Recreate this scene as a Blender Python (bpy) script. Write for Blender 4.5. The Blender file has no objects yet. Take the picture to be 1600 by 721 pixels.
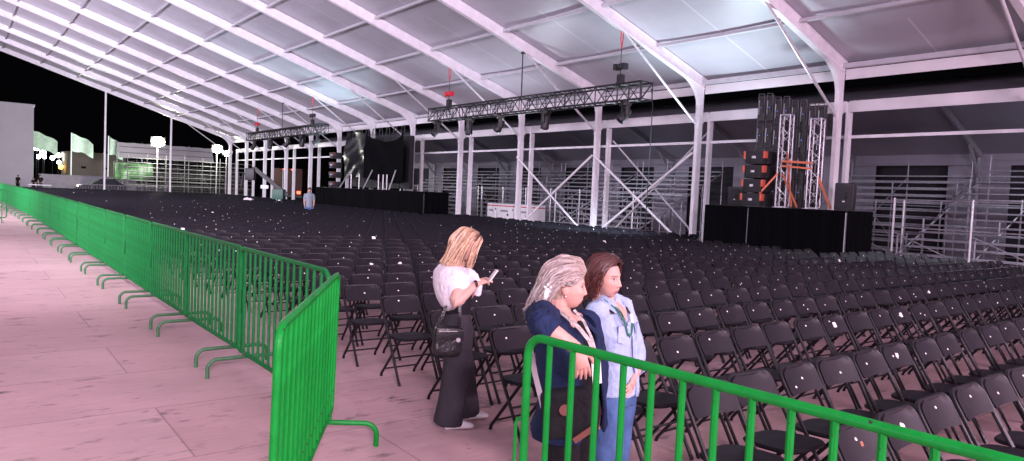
import bpy, bmesh, math, random
import numpy as np
from mathutils import Vector, Matrix, noise
random.seed(7); np.random.seed(7)
SC = bpy.context.scene
COL = SC.collection
PI = math.pi

# ------------------------------------------------------------------ camera
CAM_H, FPX = 1.8, 1119.53
YAW, PITCH, ROLL = 0.655711, 0.0490287, 0.0445873
_f = Vector((math.sin(YAW)*math.cos(PITCH), math.cos(YAW)*math.cos(PITCH), -math.sin(PITCH)))
_r = Vector((math.cos(YAW), -math.sin(YAW), 0)); _u = _r.cross(_f)
CR = _r*math.cos(ROLL) + _u*math.sin(ROLL)
CU = -_r*math.sin(ROLL) + _u*math.cos(ROLL)
CF = _f
FWD = Vector((math.sin(YAW), math.cos(YAW), 0)); RGT = Vector((math.cos(YAW), -math.sin(YAW), 0)); UPZ = Vector((0, 0, 1))
def ray(px, py): return CR*((px-800)/FPX) + CU*(-(py-360.5)/FPX) + CF
def Q(px, py, w):
    """the point w metres ahead of where the photographer stands that was surveyed at photo position px, py"""
    d = ray(px, py); return Vector((0, 0, CAM_H)) + d*(w/d.dot(FWD))
cam = bpy.data.objects.new('camera', bpy.data.cameras.new('camera')); COL.objects.link(cam)
mw = Matrix((CR, CU, -CF)).transposed().to_4x4(); mw.translation = Vector((0, 0, CAM_H)); cam.matrix_world = mw
cam.data.sensor_width = 36; cam.data.lens = FPX/1600*36; cam.data.clip_start = .05; cam.data.clip_end = 2000
SC.camera = cam

# ------------------------------------------------------------------ materials
def mat(name, col, rough=.6, metal=0, spec=.5, var=0, vscale=8, bump=0, bscale=60, emit=None, estr=0, sss=0, attr=None, coat=0, stretch=None, chips=None):
    m = bpy.data.materials.new(name); m.use_nodes = True
    nt = m.node_tree; b = nt.nodes['Principled BSDF']
    b.inputs['Base Color'].default_value = (*col, 1); b.inputs['Roughness'].default_value = rough
    b.inputs['Metallic'].default_value = metal; b.inputs['Specular IOR Level'].default_value = spec
    if coat: b.inputs['Coat Weight'].default_value = coat
    tc = nt.nodes.new('ShaderNodeTexCoord'); src = tc.outputs['Object']
    if stretch:
        mp = nt.nodes.new('ShaderNodeMapping'); mp.inputs['Scale'].default_value = stretch
        nt.links.new(src, mp.inputs['Vector']); src = mp.outputs['Vector']
    csock = None
    if attr:
        a = nt.nodes.new('ShaderNodeAttribute'); a.attribute_name = attr; csock = a.outputs['Color']
    if var:
        n = nt.nodes.new('ShaderNodeTexNoise'); n.inputs['Scale'].default_value = vscale; n.inputs['Detail'].default_value = 6
        n.inputs['Roughness'].default_value = .65
        nt.links.new(src, n.inputs['Vector'])
        mr = nt.nodes.new('ShaderNodeMapRange'); mr.inputs['From Min'].default_value = .3; mr.inputs['From Max'].default_value = .7
        mr.inputs['To Min'].default_value = 1-var; mr.inputs['To Max'].default_value = 1+var
        nt.links.new(n.outputs['Fac'], mr.inputs['Value'])
        mx = nt.nodes.new('ShaderNodeVectorMath'); mx.operation = 'SCALE'
        if csock: nt.links.new(csock, mx.inputs[0])
        else: mx.inputs[0].default_value = col
        nt.links.new(mr.outputs['Result'], mx.inputs['Scale']); csock = mx.outputs['Vector']
        ro = nt.nodes.new('ShaderNodeMapRange'); ro.inputs['To Min'].default_value = max(.05, rough-.12); ro.inputs['To Max'].default_value = min(1, rough+.12)
        nt.links.new(n.outputs['Fac'], ro.inputs['Value']); nt.links.new(ro.outputs['Result'], b.inputs['Roughness'])
    if chips:                                   # paint knocked off down to dull metal, in small spots
        cn = nt.nodes.new('ShaderNodeTexNoise'); cn.inputs['Scale'].default_value = chips[0]; cn.inputs['Detail'].default_value = 3; nt.links.new(tc.outputs['Object'], cn.inputs['Vector'])
        cr = nt.nodes.new('ShaderNodeMapRange'); cr.inputs['From Min'].default_value = chips[1]; cr.inputs['From Max'].default_value = chips[1]+.03; nt.links.new(cn.outputs['Fac'], cr.inputs['Value'])
        cm = nt.nodes.new('ShaderNodeMix'); cm.data_type = 'RGBA'; nt.links.new(cr.outputs['Result'], cm.inputs['Factor'])
        if csock: nt.links.new(csock, cm.inputs['A'])
        else: cm.inputs['A'].default_value = (*col, 1)
        cm.inputs['B'].default_value = (*chips[2], 1); csock = cm.outputs['Result']
    if csock: nt.links.new(csock, b.inputs['Base Color'])
    if bump:
        n2 = nt.nodes.new('ShaderNodeTexNoise'); n2.inputs['Scale'].default_value = bscale; n2.inputs['Detail'].default_value = 5
        nt.links.new(src, n2.inputs['Vector'])
        bp = nt.nodes.new('ShaderNodeBump'); bp.inputs['Strength'].default_value = bump; bp.inputs['Distance'].default_value = .02
        nt.links.new(n2.outputs['Fac'], bp.inputs['Height']); nt.links.new(bp.outputs['Normal'], b.inputs['Normal'])
    if emit:
        b.inputs['Emission Color'].default_value = (*emit, 1); b.inputs['Emission Strength'].default_value = estr
    if sss:
        b.inputs['Subsurface Weight'].default_value = sss; b.inputs['Subsurface Radius'].default_value = (.012, .005, .003); b.inputs['Subsurface Scale'].default_value = 1
    return m

M = {}
M['alu'] = mat('white_aluminium', (.82, .81, .84), .45, .0, .6, var=.10, vscale=3, bump=.06, bscale=20)
M['valance'] = mat('white_pvc', (.80, .78, .80), .45, var=.05, vscale=1.5, bump=.1, bscale=3)
M['strut'] = mat('galvanised_tube', (.70, .70, .73), .36, .35, var=.12, vscale=10)
M['green'] = mat('green_paint', (.002, .25, .028), .40, 0, .25, var=.16, vscale=9, bump=.15, bscale=70, chips=(26, .70, (.035, .03, .022)))
M['purlin'] = mat('grey_aluminium', (.50, .49, .53), .45, var=.1, vscale=4)
M['greenw'] = mat('green_paint_worn', (.003, .165, .032), .46, 0, .25, var=.3, vscale=14, bump=.2, bscale=90, chips=(20, .68, (.06, .07, .05)))
M['footgrey'] = mat('green_paint_dusty', (.040, .15, .06), .5, 0, .5, var=.3, vscale=14, bump=.2, bscale=90)
M['plastic'] = mat('black_plastic', (.0100, .0092, .0130), .50, 0, .22, var=.16, vscale=12, bump=.10, bscale=240)
M['tube'] = mat('black_enamel', (.009, .009, .011), .42, .0, .3, var=.2, vscale=20)
M['sticker'] = mat('white_sticker', (.82, .82, .80), .6, var=.08, vscale=60)
M['orange_sticker'] = mat('orange_sticker', (.30, .11, .05), .6)
M['black'] = mat('black_paint', (.016, .016, .018), .5, var=.25, vscale=10)
M['cloth_black'] = mat('black_drape', (.003, .003, .004), .95, 0, .05, var=.3, vscale=5, bump=.3, bscale=6, stretch=(1, 1, .1))
M['tarp'] = mat('black_tarpaulin', (.008, .008, .010), .30, 0, .45, var=.2, vscale=4, bump=.2, bscale=4)
M['silver'] = mat('bare_aluminium', (.55, .54, .57), .35, .5, var=.12, vscale=20)
M['orange'] = mat('orange_webbing', (.75, .20, .10), .6, var=.15, vscale=30)
M['speaker_orange'] = mat('orange_bumper', (.62, .12, .07), .5, var=.1, vscale=20)
M['grille'] = mat('speaker_grille', (.03, .03, .035), .55, .3, var=.3, vscale=80, bump=.5, bscale=300)
M['blue_led'] = mat('blue_indicator', (.1, .2, .8), .5, emit=(.15, .35, 1), estr=.7)
M['red_led'] = mat('red_tail_light', (.8, .05, .02), .4, emit=(1, .10, .03), estr=5)
M['red'] = mat('red_enamel', (.55, .02, .04), .4, var=.1, vscale=10)
M['white'] = mat('white_enamel', (.8, .79, .8), .45, var=.06, vscale=4)
M['steel'] = mat('scaffold_steel', (.38, .38, .42), .45, .3, var=.25, vscale=12)
M['steel_dark'] = mat('dull_scaffold_steel', (.10, .10, .11), .55, .3, var=.3, vscale=8)
M['plank'] = mat('scaffold_plank', (.34, .34, .38), .5, .3, var=.3, vscale=7)
M['annexroof'] = mat('grey_membrane', (.30, .29, .34), .6, var=.1, vscale=.6, bump=.1, bscale=2)
M['annexwall'] = mat('pale_wall_sheet', (.30, .29, .35), .6, var=.08, vscale=1.2, bump=.2, bscale=2, stretch=(1, 1, .15))
M['lamp'] = mat('lit_flood_lamp', (1, 1, 1), .5, emit=(1, .97, .78), estr=90)
M['lamp_small'] = mat('lit_street_lamp', (1, 1, 1), .5, emit=(.95, 1, .93), estr=28)
M['lamp_amber'] = mat('lit_amber_lamp', (1, .6, .1), .5, emit=(1, .55, .05), estr=14)
M['screen_green'] = mat('lit_green_screen', (.1, .5, .1), .5, emit=(.5, 1, .45), estr=.55)
def screen_material():
    m = bpy.data.materials.new('lit_green_screen'); m.use_nodes = True; nt = m.node_tree; b = nt.nodes['Principled BSDF']
    n = nt.nodes.new('ShaderNodeTexNoise'); n.inputs['Scale'].default_value = .9; tc = nt.nodes.new('ShaderNodeTexCoord'); nt.links.new(tc.outputs['Object'], n.inputs['Vector'])
    r = nt.nodes.new('ShaderNodeValToRGB'); e = r.color_ramp.elements; e[0].position = .38; e[0].color = (.01, .05, .02, 1); e[1].position = .66; e[1].color = (.75, 1, .7, 1)
    x = e.new(.5); x.color = (.12, .42, .10, 1)
    nt.links.new(n.outputs['Fac'], r.inputs['Fac']); nt.links.new(r.outputs['Color'], b.inputs['Emission Color']); b.inputs['Emission Strength'].default_value = .8
    b.inputs['Base Color'].default_value = (.02, .02, .02, 1); return m
M['screen_green'] = screen_material()
M['flag'] = mat('pale_green_flag', (.58, .72, .58), .8, var=.25, vscale=1.2)
M['bwhite'] = mat('white_render_wall', (.52, .50, .56), .8, var=.05, vscale=.6)
M['bbeige'] = mat('beige_render_wall', (.34, .29, .24), .85, var=.08, vscale=.8)
M['painted_dark'] = mat('painted_darkness', (.028, .027, .034), .9, var=.2, vscale=2)  # darkness of the annex openings put into the colour
M['dark'] = mat('dark_opening', (.008, .008, .01), .9)
M['car'] = mat('dark_car_paint', (.012, .012, .016), .25, .2, .6)
M['glass'] = mat('dark_glass', (.02, .02, .025), .08, 0, .6)
M['brick'] = mat('rust_red_panel', (.045, .010, .010), .7, var=.3, vscale=3)
M['concrete'] = mat('grey_concrete', (.30, .29, .32), .85, var=.15, vscale=2)
M['skinA'] = mat('skin', (.55, .33, .25), .52, 0, .4, var=.06, vscale=40, sss=.12, attr='tint', bump=.08, bscale=180)
M['hair'] = mat('hair_strands', (.3, .2, .1), .42, 0, .45, attr='tint', var=.25, vscale=60)
def cloth(name, col, var=.14, bump=.45, bscale=26, rough=.85): return mat(name, col, rough, 0, .2, var=var, vscale=9, bump=bump, bscale=bscale)
M['black_top'] = cloth('black_jersey', (.010, .010, .012))
M['trousers'] = cloth('charcoal_trouser_cloth', (.034, .031, .038), bscale=18)
M['shawl'] = cloth('pale_knit', (.74, .68, .71), .05, .5, 30)
M['navy'] = cloth('navy_denim', (.012, .022, .060), .3, .6, 30)
M['ltdenim'] = cloth('light_blue_denim', (.34, .44, .60), .13, .5, 34)
M['jeans'] = cloth('blue_jeans_denim', (.085, .16, .34), .22, .4, 30)
M['greyshirt'] = cloth('grey_shirt', (.22, .26, .30))
M['shoe'] = mat('white_shoe_leather', (.75, .73, .74), .5, var=.05, vscale=20)
M['leather'] = mat('black_leather', (.010, .010, .011), .3, 0, .5, var=.2, vscale=20, bump=.2, bscale=90)
M['brown'] = mat('brown_leather', (.16, .055, .04), .55, var=.15, vscale=20)
M['strapgrey'] = mat('grey_webbing', (.30, .27, .29), .8, var=.1, vscale=40)
M['phone'] = mat('pale_phone_case', (.72, .66, .62), .4)
M['lanyard_green'] = mat('green_ribbon', (.02, .13, .09), .6)
M['scarf'] = mat('patterned_ribbon', (.42, .37, .34), .7, var=.6, vscale=60)
M['crane_green'] = mat('dark_green_paint', (.03, .10, .07), .5)

# ------------------------------------------------------------------ mesh helpers
class MB:
    def __init__(s): s.v = []; s.f = []
    def add(s, v, f):
        o = len(s.v); s.v += [tuple(p) for p in v]; s.f += [tuple(i+o for i in q) for q in f]; return s
    def box(s, x0, x1, y0, y1, z0, z1, mtx=None):
        v = [Vector((x, y, z)) for z in (z0, z1) for y in (y0, y1) for x in (x0, x1)]
        if mtx: v = [mtx @ p for p in v]
        return s.add(v, [(0, 2, 3, 1), (4, 5, 7, 6), (0, 1, 5, 4), (2, 6, 7, 3), (0, 4, 6, 2), (1, 3, 7, 5)])
    def cbox(s, x0, x1, y0, y1, z0, z1, c=.01, mtx=None):
        """box with chamfered vertical and horizontal edges"""
        bm = bmesh.new(); bmesh.ops.create_cube(bm, size=1)
        for q in bm.verts: q.co = Vector(((x0+x1)/2+q.co.x*(x1-x0), (y0+y1)/2+q.co.y*(y1-y0), (z0+z1)/2+q.co.z*(z1-z0)))
        bmesh.ops.bevel(bm, geom=bm.edges[:], offset=c, segments=2, affect='EDGES', profile=.6)
        bm.verts.index_update()
        v = [q.co.copy() for q in bm.verts]; f = [[w.index for w in q.verts] for q in bm.faces]; bm.free()
        if mtx: v = [mtx @ p for p in v]
        return s.add(v, f)
    def bar(s, p0, p1, w, h, up=UPZ):
        """rectangular bar from p0 to p1, w across, h along 'up'"""
        p0, p1 = Vector(p0), Vector(p1); t = (p1-p0).normalized()
        a = t.cross(Vector(up))
        if a.length < 1e-4: a = t.cross(Vector((0, 1, 0)))
        a.normalize(); b = a.cross(t)
        v = [p+a*(i*w/2)+b*(j*h/2) for p in (p0, p1) for i, j in ((-1, -1), (1, -1), (1, 1), (-1, 1))]
        return s.add(v, [(3, 2, 1, 0), (4, 5, 6, 7), (0, 1, 5, 4), (1, 2, 6, 5), (2, 3, 7, 6), (3, 0, 4, 7)])
    def pipe(s, pts, r, n=8, closed=False, cap=True):
        pts = [Vector(p) for p in pts]; k = len(pts); rr = r if isinstance(r, (list, tuple)) else [r]*k
        rings = []; ref = None
        for i, p in enumerate(pts):
            if closed: t = (pts[(i+1) % k]-pts[i-1])
            else: t = pts[min(i+1, k-1)]-pts[max(i-1, 0)]
            t = t.normalized() if t.length > 1e-9 else UPZ.copy()
            if ref is None:
                ref = t.cross(UPZ)
                if ref.length < .05: ref = t.cross(Vector((0, 1, 0)))
            a = (ref-t*ref.dot(t))
            if a.length < 1e-5: a = t.orthogonal()
            a.normalize(); ref = a; b = t.cross(a)
            rings.append([p+(a*math.cos(2*PI*j/n)+b*math.sin(2*PI*j/n))*rr[i] for j in range(n)])
        v = [q for g in rings for q in g]; f = []
        for i in range(k if closed else k-1):
            o, o2 = i*n, ((i+1) % k)*n
            for j in range(n): f.append((o+j, o+(j+1) % n, o2+(j+1) % n, o2+j))
        if cap and not closed: f += [tuple(range(n-1, -1, -1)), tuple((k-1)*n+j for j in range(n))]
        return s.add(v, f)
    def loft(s, rings, n=20):
        """rings: (centre, side vector, radius along side, radius along the other axis, power); closed caps"""
        k = len(rings); v = []; f = []
        for i, rg in enumerate(rings):
            c, side, ra, rb = Vector(rg[0]), Vector(rg[1]), rg[2], rg[3]; pw = rg[4] if len(rg) > 4 else 2
            t = Vector(rings[min(i+1, k-1)][0])-Vector(rings[max(i-1, 0)][0]); t.normalize()
            a = side-t*side.dot(t); a.normalize(); b = t.cross(a)
            for j in range(n):
                th = 2*PI*j/n; cx, sx = math.cos(th), math.sin(th)
                ex = 2/pw
                v.append(c+a*ra*math.copysign(abs(cx)**ex, cx)+b*rb*math.copysign(abs(sx)**ex, sx))
        for i in range(k-1):
            for j in range(n): f.append((i*n+j, i*n+(j+1) % n, (i+1)*n+(j+1) % n, (i+1)*n+j))
        f += [tuple(range(n-1, -1, -1)), tuple((k-1)*n+j for j in range(n))]
        return s.add(v, f)
    def ball(s, c, rx, ry, rz, n=14, m=9, mtx=None):
        c = Vector(c); v = [Vector((0, 0, rz))]; f = []
        for i in range(1, m):
            e = PI*i/m
            for j in range(n): v.append(Vector((rx*math.sin(e)*math.cos(2*PI*j/n), ry*math.sin(e)*math.sin(2*PI*j/n), rz*math.cos(e))))
        v.append(Vector((0, 0, -rz)))
        for j in range(n): f.append((0, 1+j, 1+(j+1) % n))
        for i in range(m-2):
            for j in range(n): f.append((1+i*n+j, 1+(i+1)*n+j, 1+(i+1)*n+(j+1) % n, 1+i*n+(j+1) % n))
        L = len(v)-1; o = 1+(m-2)*n
        for j in range(n): f.append((o+j, L, o+(j+1) % n))
        if mtx: v = [mtx.to_3x3() @ p for p in v]
        return s.add([p+c for p in v], f)
    def mesh(s, name):
        me = bpy.data.meshes.new(name); me.from_pydata(s.v, [], s.f); me.update(); return me
    def build(s, name, m, parent=None, smooth=True):
        return obj(name, s.mesh(name), m, parent, smooth)
def shade(me, ang=40):
    n = len(me.polygons)
    if n: me.polygons.foreach_set('use_smooth', [True]*n); me.set_sharp_from_angle(angle=math.radians(ang))
def obj(name, me, m, parent=None, smooth=True):
    if m is not None and not me.materials: me.materials.append(m)
    if smooth: shade(me)
    o = bpy.data.objects.new(name, me); COL.objects.link(o)
    if parent: o.parent = parent
    return o
def tag(o, label=None, cat=None, group=None, kind=None):
    if label: o['label'] = label
    if cat: o['category'] = cat
    if group: o['group'] = group
    if kind: o['kind'] = kind
    return o
def thing(name, label, cat, loc=(0, 0, 0), rz=0, group=None):
    o = bpy.data.objects.new(name, None); COL.objects.link(o); o.empty_display_size = .1
    o.location = loc; o.rotation_euler = (0, 0, rz)
    return tag(o, label, cat, group)
KIDS = {}
def kids(o):
    if o.name not in KIDS: KIDS[o.name] = list(o.children)
    return KIDS[o.name]
def copy_tree(o, parent=None):
    c = o.copy(); COL.objects.link(c); c.parent = parent
    for ch in kids(o): copy_tree(ch, c)
    return c
ORD = ['zeroth', 'first', 'second', 'third', 'fourth', 'fifth', 'sixth', 'seventh', 'eighth', 'ninth', 'tenth', 'eleventh', 'twelfth', 'thirteenth', 'fourteenth', 'fifteenth', 'sixteenth', 'seventeenth', 'eighteenth', 'nineteenth', 'twentieth']
ORD += ['twenty-'+x for x in ORD[1:10]]+['thirtieth']+['thirty-'+x for x in ORD[1:10]]+['fortieth']
def voxel(me, size, smooth_it=2):
    """one continuous surface out of overlapping solids"""
    o = bpy.data.objects.new('tmp', me); COL.objects.link(o)
    r = o.modifiers.new('r', 'REMESH'); r.mode = 'VOXEL'; r.voxel_size = size; r.use_smooth_shade = True
    if smooth_it:
        sm = o.modifiers.new('s', 'SMOOTH'); sm.factor = .5; sm.iterations = smooth_it
    dg = bpy.context.evaluated_depsgraph_get(); dg.update()
    out = bpy.data.meshes.new_from_object(o.evaluated_get(dg))
    bpy.data.objects.remove(o); out.materials.clear()
    return out
# ------------------------------------------------------------------ ground and floor
def floor_material():
    m = bpy.data.materials.new('plywood_deck'); m.use_nodes = True; nt = m.node_tree; b = nt.nodes['Principled BSDF']; L = nt.links.new
    tc = nt.nodes.new('ShaderNodeTexCoord')
    br = nt.nodes.new('ShaderNodeTexBrick'); br.offset = .5; br.inputs['Scale'].default_value = 1
    br.inputs['Brick Width'].default_value = 2.44; br.inputs['Row Height'].default_value = 1.22; br.inputs['Mortar Size'].default_value = .008
    br.inputs['Color1'].default_value = (.55, .365, .362, 1); br.inputs['Color2'].default_value = (.61, .425, .415, 1); br.inputs['Mortar'].default_value = (.36, .25, .23, 1)
    br.inputs['Mortar Smooth'].default_value = .3; br.inputs['Bias'].default_value = -.1
    L(tc.outputs['Object'], br.inputs['Vector'])
    def noise_(scale, stretch, detail=6, rough=.6):
        mp = nt.nodes.new('ShaderNodeMapping'); mp.inputs['Scale'].default_value = stretch
        L(tc.outputs['Object'], mp.inputs['Vector']); n = nt.nodes.new('ShaderNodeTexNoise'); n.inputs['Scale'].default_value = scale
        n.inputs['Detail'].default_value = detail; n.inputs['Roughness'].default_value = rough; L(mp.outputs['Vector'], n.inputs['Vector']); return n.outputs['Fac']
    def mrange(s, a, b_, c, d):
        r = nt.nodes.new('ShaderNodeMapRange'); r.inputs['From Min'].default_value = a; r.inputs['From Max'].default_value = b_
        r.inputs['To Min'].default_value = c; r.inputs['To Max'].default_value = d; L(s, r.inputs['Value']); return r.outputs['Result']
    def mul(a, c):
        x = nt.nodes.new('ShaderNodeMath'); x.operation = 'MULTIPLY'; L(a, x.inputs[0]); L(c, x.inputs[1]); return x.outputs[0]
    grain = mrange(noise_(6, (.35, 5, 1)), .3, .7, .92, 1.07)
    broad = mrange(noise_(.7, (1, 1, 1)), .3, .7, .88, 1.08)
    knots = mrange(noise_(3.6, (.8, 1.7, 1), 5, .62), .575, .675, 1, .33)      # dark scuffed blotches, longer along the sheet
    scuff = mrange(noise_(.9, (1, 1, 1), 3), .40, .58, 0, 1)
    mixk = nt.nodes.new('ShaderNodeMix'); mixk.data_type = 'FLOAT'; mixk.inputs['A'].default_value = 1; L(scuff, mixk.inputs['Factor']); L(knots, mixk.inputs['B'])
    fine = mrange(noise_(16, (.6, 1.4, 1), 4), .62, .72, 1, .62)
    fac = mul(mul(mul(grain, broad), mixk.outputs['Result']), fine)
    vm = nt.nodes.new('ShaderNodeVectorMath'); vm.operation = 'SCALE'; L(br.outputs['Color'], vm.inputs[0]); L(fac, vm.inputs['Scale'])
    L(vm.outputs['Vector'], b.inputs['Base Color'])
    b.inputs['Roughness'].default_value = .55; b.inputs['Specular IOR Level'].default_value = .35
    bp = nt.nodes.new('ShaderNodeBump'); bp.inputs['Strength'].default_value = .25; bp.inputs['Distance'].default_value = .01; L(fac, bp.inputs['Height']); L(bp.outputs['Normal'], b.inputs['Normal'])
    return m
M['floor'] = floor_material()
M['asphalt'] = mat('asphalt', (.05, .048, .052), .85, var=.25, vscale=.6, bump=.3, bscale=30)
tag(MB().box(-220, 260, -120, 420, -.4, -.12).build('ground', M['asphalt']), kind='structure')
tag(MB().box(-20.9, 32, -13.3, 71.6, -.116, 0).build('floor', M['floor']), kind='structure')

# ------------------------------------------------------------------ the big tent
Y0, BAY, XC = 11.02, 5.0, 20.3
FR = [Y0+BAY*i for i in range(-4, 13)]
def zb(x): return 5.83+.317*(XC-abs(x))
def membrane_material():
    m = mat('tent_membrane', (.46, .45, .50), .42, 0, .4, var=.08, vscale=.8, bump=.25, bscale=1.4, stretch=(1, .5, 1))
    nt = m.node_tree; b = nt.nodes['Principled BSDF']; L = nt.links.new
    src = b.inputs['Base Color'].links[0].from_socket
    tc = nt.nodes.new('ShaderNodeTexCoord'); sx = nt.nodes.new('ShaderNodeSeparateXYZ'); L(tc.outputs['Object'], sx.inputs[0])
    def mt(op, a, c=None, k=None):
        x = nt.nodes.new('ShaderNodeMath'); x.operation = op; L(a, x.inputs[0])
        if c is not None: L(c, x.inputs[1])
        if k is not None: x.inputs[1].default_value = k
        return x.outputs[0]
    y = mt('SUBTRACT', sx.outputs['Y'], k=Y0+2.5); y = mt('DIVIDE', y, k=BAY); fr = mt('ABSOLUTE', mt('SUBTRACT', y, mt('ROUND', y)))
    seam = mt('LESS_THAN', fr, k=.006)
    n = nt.nodes.new('ShaderNodeTexNoise'); n.inputs['Scale'].default_value = .9; L(tc.outputs['Object'], n.inputs['Vector'])
    seam = mt('MULTIPLY', seam, mt('GREATER_THAN', n.outputs['Fac'], k=.42))
    mx = nt.nodes.new('ShaderNodeMix'); mx.data_type = 'RGBA'; L(seam, mx.inputs['Factor']); L(src, mx.inputs['A']); mx.inputs['B'].default_value = (.60, .58, .62, 1)
    L(mx.outputs['Result'], b.inputs['Base Color']); return m
M['membrane'] = membrane_material()
tent = thing('event_tent', 'huge white aluminium framed event tent roofing the whole hall of chairs', 'tent', (0, 0, 0))
xs = np.concatenate([np.linspace(-20.55, 0, 17), np.linspace(0, 20.55, 17)[1:]]); ys = np.linspace(FR[0], FR[-1], 16*6+1)
v = []; f = []
for y in ys:
    fr = ((y-Y0)/BAY) % 1
    for x in xs: v.append((x, y, zb(x)+.385-.045*math.sin(PI*fr)+.012*noise.noise((x*.5, y*.9, 0))))
nx = len(xs)
for j in range(len(ys)-1):
    for i in range(nx-1): f.append((j*nx+i, (j+1)*nx+i, (j+1)*nx+i+1, j*nx+i+1))
o = MB().add(v, f).build('roof_membrane', M['membrane'], tent); o['label'] = 'white roof membrane with faint seams'
sl = math.hypot(1, .317); NR = Vector((.317, 0, 1)).normalized()
def rafter_mesh():
    b = MB()
    for s in (1, -1):
        n = Vector((s*.317, 0, 1)).normalized()
        p0, p1 = Vector((s*20.42, 0, zb(20.42))), Vector((s*.0, 0, zb(0)))
        b.bar(p0+n*.17, p1+n*.17, .12, .36, n); b.bar(p0-n*.012, p1-n*.012, .18, .026, n); b.bar(p0+n*.335, p1+n*.335, .17, .02, n)
    return b.mesh('rafter')
def column_mesh():
    b = MB()
    b.bar((0, 0, .02), (0, 0, 5.93), .13, .25, (1, 0, 0)); b.cbox(-.19, .19, -.16, .16, 0, .025, .004)
    for dy in (-.0655, .0655):       # the grooves of the extrusion stand out as two ribs on each broad face
        for dx in (-.07, .07): b.box(dx-.012, dx+.012, dy-.006, dy+.006, .03, 5.6)
    b.box(-.16, -.125, -.05, .05, 4.38, 4.62); b.box(.125, .20, -.05, .05, 4.6, 4.85)
    return b.mesh('column')
def haunch_mesh():
    # rounded knee between column and rafter
    b = MB(); pts = []
    a0, a1 = Vector((-.12, 5.15)), Vector((-1.15, zb(XC-1.15)-5.83+5.83))
    c = Vector((-.14, zb(XC-.14)-.05))
    for i in range(11):
        t = i/10; pts.append(a0*(1-t)**2+c*2*t*(1-t)+a1*t*t)
    prof = pts+[Vector((-1.15, zb(XC-1.15)+.1)), Vector((-.10, zb(XC-.1)+.1)), Vector((-.10, 5.15))]
    n = len(prof); vv = [(p.x, y, p.y) for y in (-.07, .07) for p in prof]
    ff = [tuple(range(n-1, -1, -1)), tuple(range(n, 2*n))]+[(i, (i+1) % n, n+(i+1) % n, n+i) for i in range(n)]
    return b.add(vv, ff).mesh('haunch')
RM, CM, HM = rafter_mesh(), column_mesh(), haunch_mesh()
BM = MB().pipe([(-3.97, 0, zb(16.33)+.02), (-.10, 0, 4.5)], .042, 10).mesh('knee_brace')
for i, y in enumerate(FR):
    obj('rafter', RM, M['alu'], tent).location = (0, y, 0)
    for s in (1, -1):
        if s < 0 and y > 68: pass
        for nm, me, mm in (('column', CM, 'alu'), ('haunch', HM, 'alu'), ('knee_brace', BM, 'strut')):
            o = obj(nm, me, M[mm], tent); o.location = (s*XC, y, 0); o.rotation_euler = (0, 0, 0 if s > 0 else PI)
for k in range(7):
    for s in (1, -1):
        x = s*(17.9-2.57*k); z = zb(x)+.25
        MB().bar((x, FR[0], z), (x, FR[-1], z), .07, .10, Vector((s*.317, 0, 1)).normalized()).build('purlin', M['purlin'], tent)
for s in (1, -1):
    MB().bar((s*20.36, FR[0], 5.985), (s*20.36, FR[-1], 5.985), .16, .14).build('eave_purlin', M['purlin'], tent)
    for i in range(16):
        MB().cbox(-.015, .015, FR[i]+.075, FR[i+1]-.075, 5.60, 5.90, .004).build('valance', M['valance'], tent).location = (s*20.46, 0, 0)
for x in (9.79, 15.05, -9.79, -15.05):
    MB().bar((x, FR[-1]+.02, 0), (x, FR[-1]+.02, zb(x)-.01), .13, .13, (1, 0, 0)).build('gable_post', M['alu'], tent)
for a, c in ((1, 2), (2, 3)):                       # crossed wind braces of two bays
    ya, yb = Y0+BAY*a, Y0+BAY*c
    for z0, z1, dx in ((3.55, .25, -.17), (.25, 3.55, -.24)):
        MB().pipe([(XC+dx, ya+.08, z0), (XC+dx, yb-.08, z1)], .045, 8).build('wind_brace', M['alu'], tent)

# ------------------------------------------------------------------ the lower annex tent behind the column line
X2 = 20.95
annex = thing('annex_tent', 'lower grey roofed annex tent with pale walls behind the column line', 'tent', (X2, 0, 0))
def pz(me_b, nm, m): return me_b.build(nm, M[m], annex)
AN = [Y0+BAY*i for i in range(-4, 10)]
ALLF = [Y0+BAY*i for i in range(-4, 13)]
for y in ALLF:
    MB().bar((0, y, 0), (0, y, 5.0), .11, .20, (1, 0, 0)).build('column', M['alu'], annex)
for i in range(len(ALLF)-1):
    MB().cbox(-.12, -.09, ALLF[i]+.03, ALLF[i+1]-.03, 4.70, 5.03, .004).build('valance', M['valance'], annex)
MB().bar((0.02, ALLF[0], 3.98), (0.02, ALLF[-1], 3.98), .05, .09).build('side_rail', M['alu'], annex)
def az(x): return 5.05+.26*x if x < 5 else 6.35-.42*(x-5)
v = []; f = []; axs = [-.06, 1, 2, 3, 4, 5, 6, 7, 8, 9, 10.2]; ays = np.linspace(AN[0], AN[-1], 53)
for y in ays:
    for x in axs: v.append((x, y, az(x)+.02*math.sin(y*1.3+x)))
n = len(axs)
for j in range(len(ays)-1):
    for i in range(n-1): f.append((j*n+i, (j+1)*n+i, (j+1)*n+i+1, j*n+i+1))
MB().add(v, f).build('roof', M['annexroof'], annex)
for y in AN:
    b = MB(); b.bar((0.1, y, az(.1)-.14), (5, y, az(5)-.14), .1, .22); b.bar((5, y, az(5)-.14), (10, y, az(10)-.14), .1, .22); b.build('rafter', M['steel'], annex)
    b = MB(); b.bar((10, y, 0), (10, y, az(10)-.2), .12, .2, (1, 0, 0)); b.bar((8.9, y, az(8.9)-.25), (9.95, y, 3.3), .08, .12); b.build('rear_column', M['steel'], annex)
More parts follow.
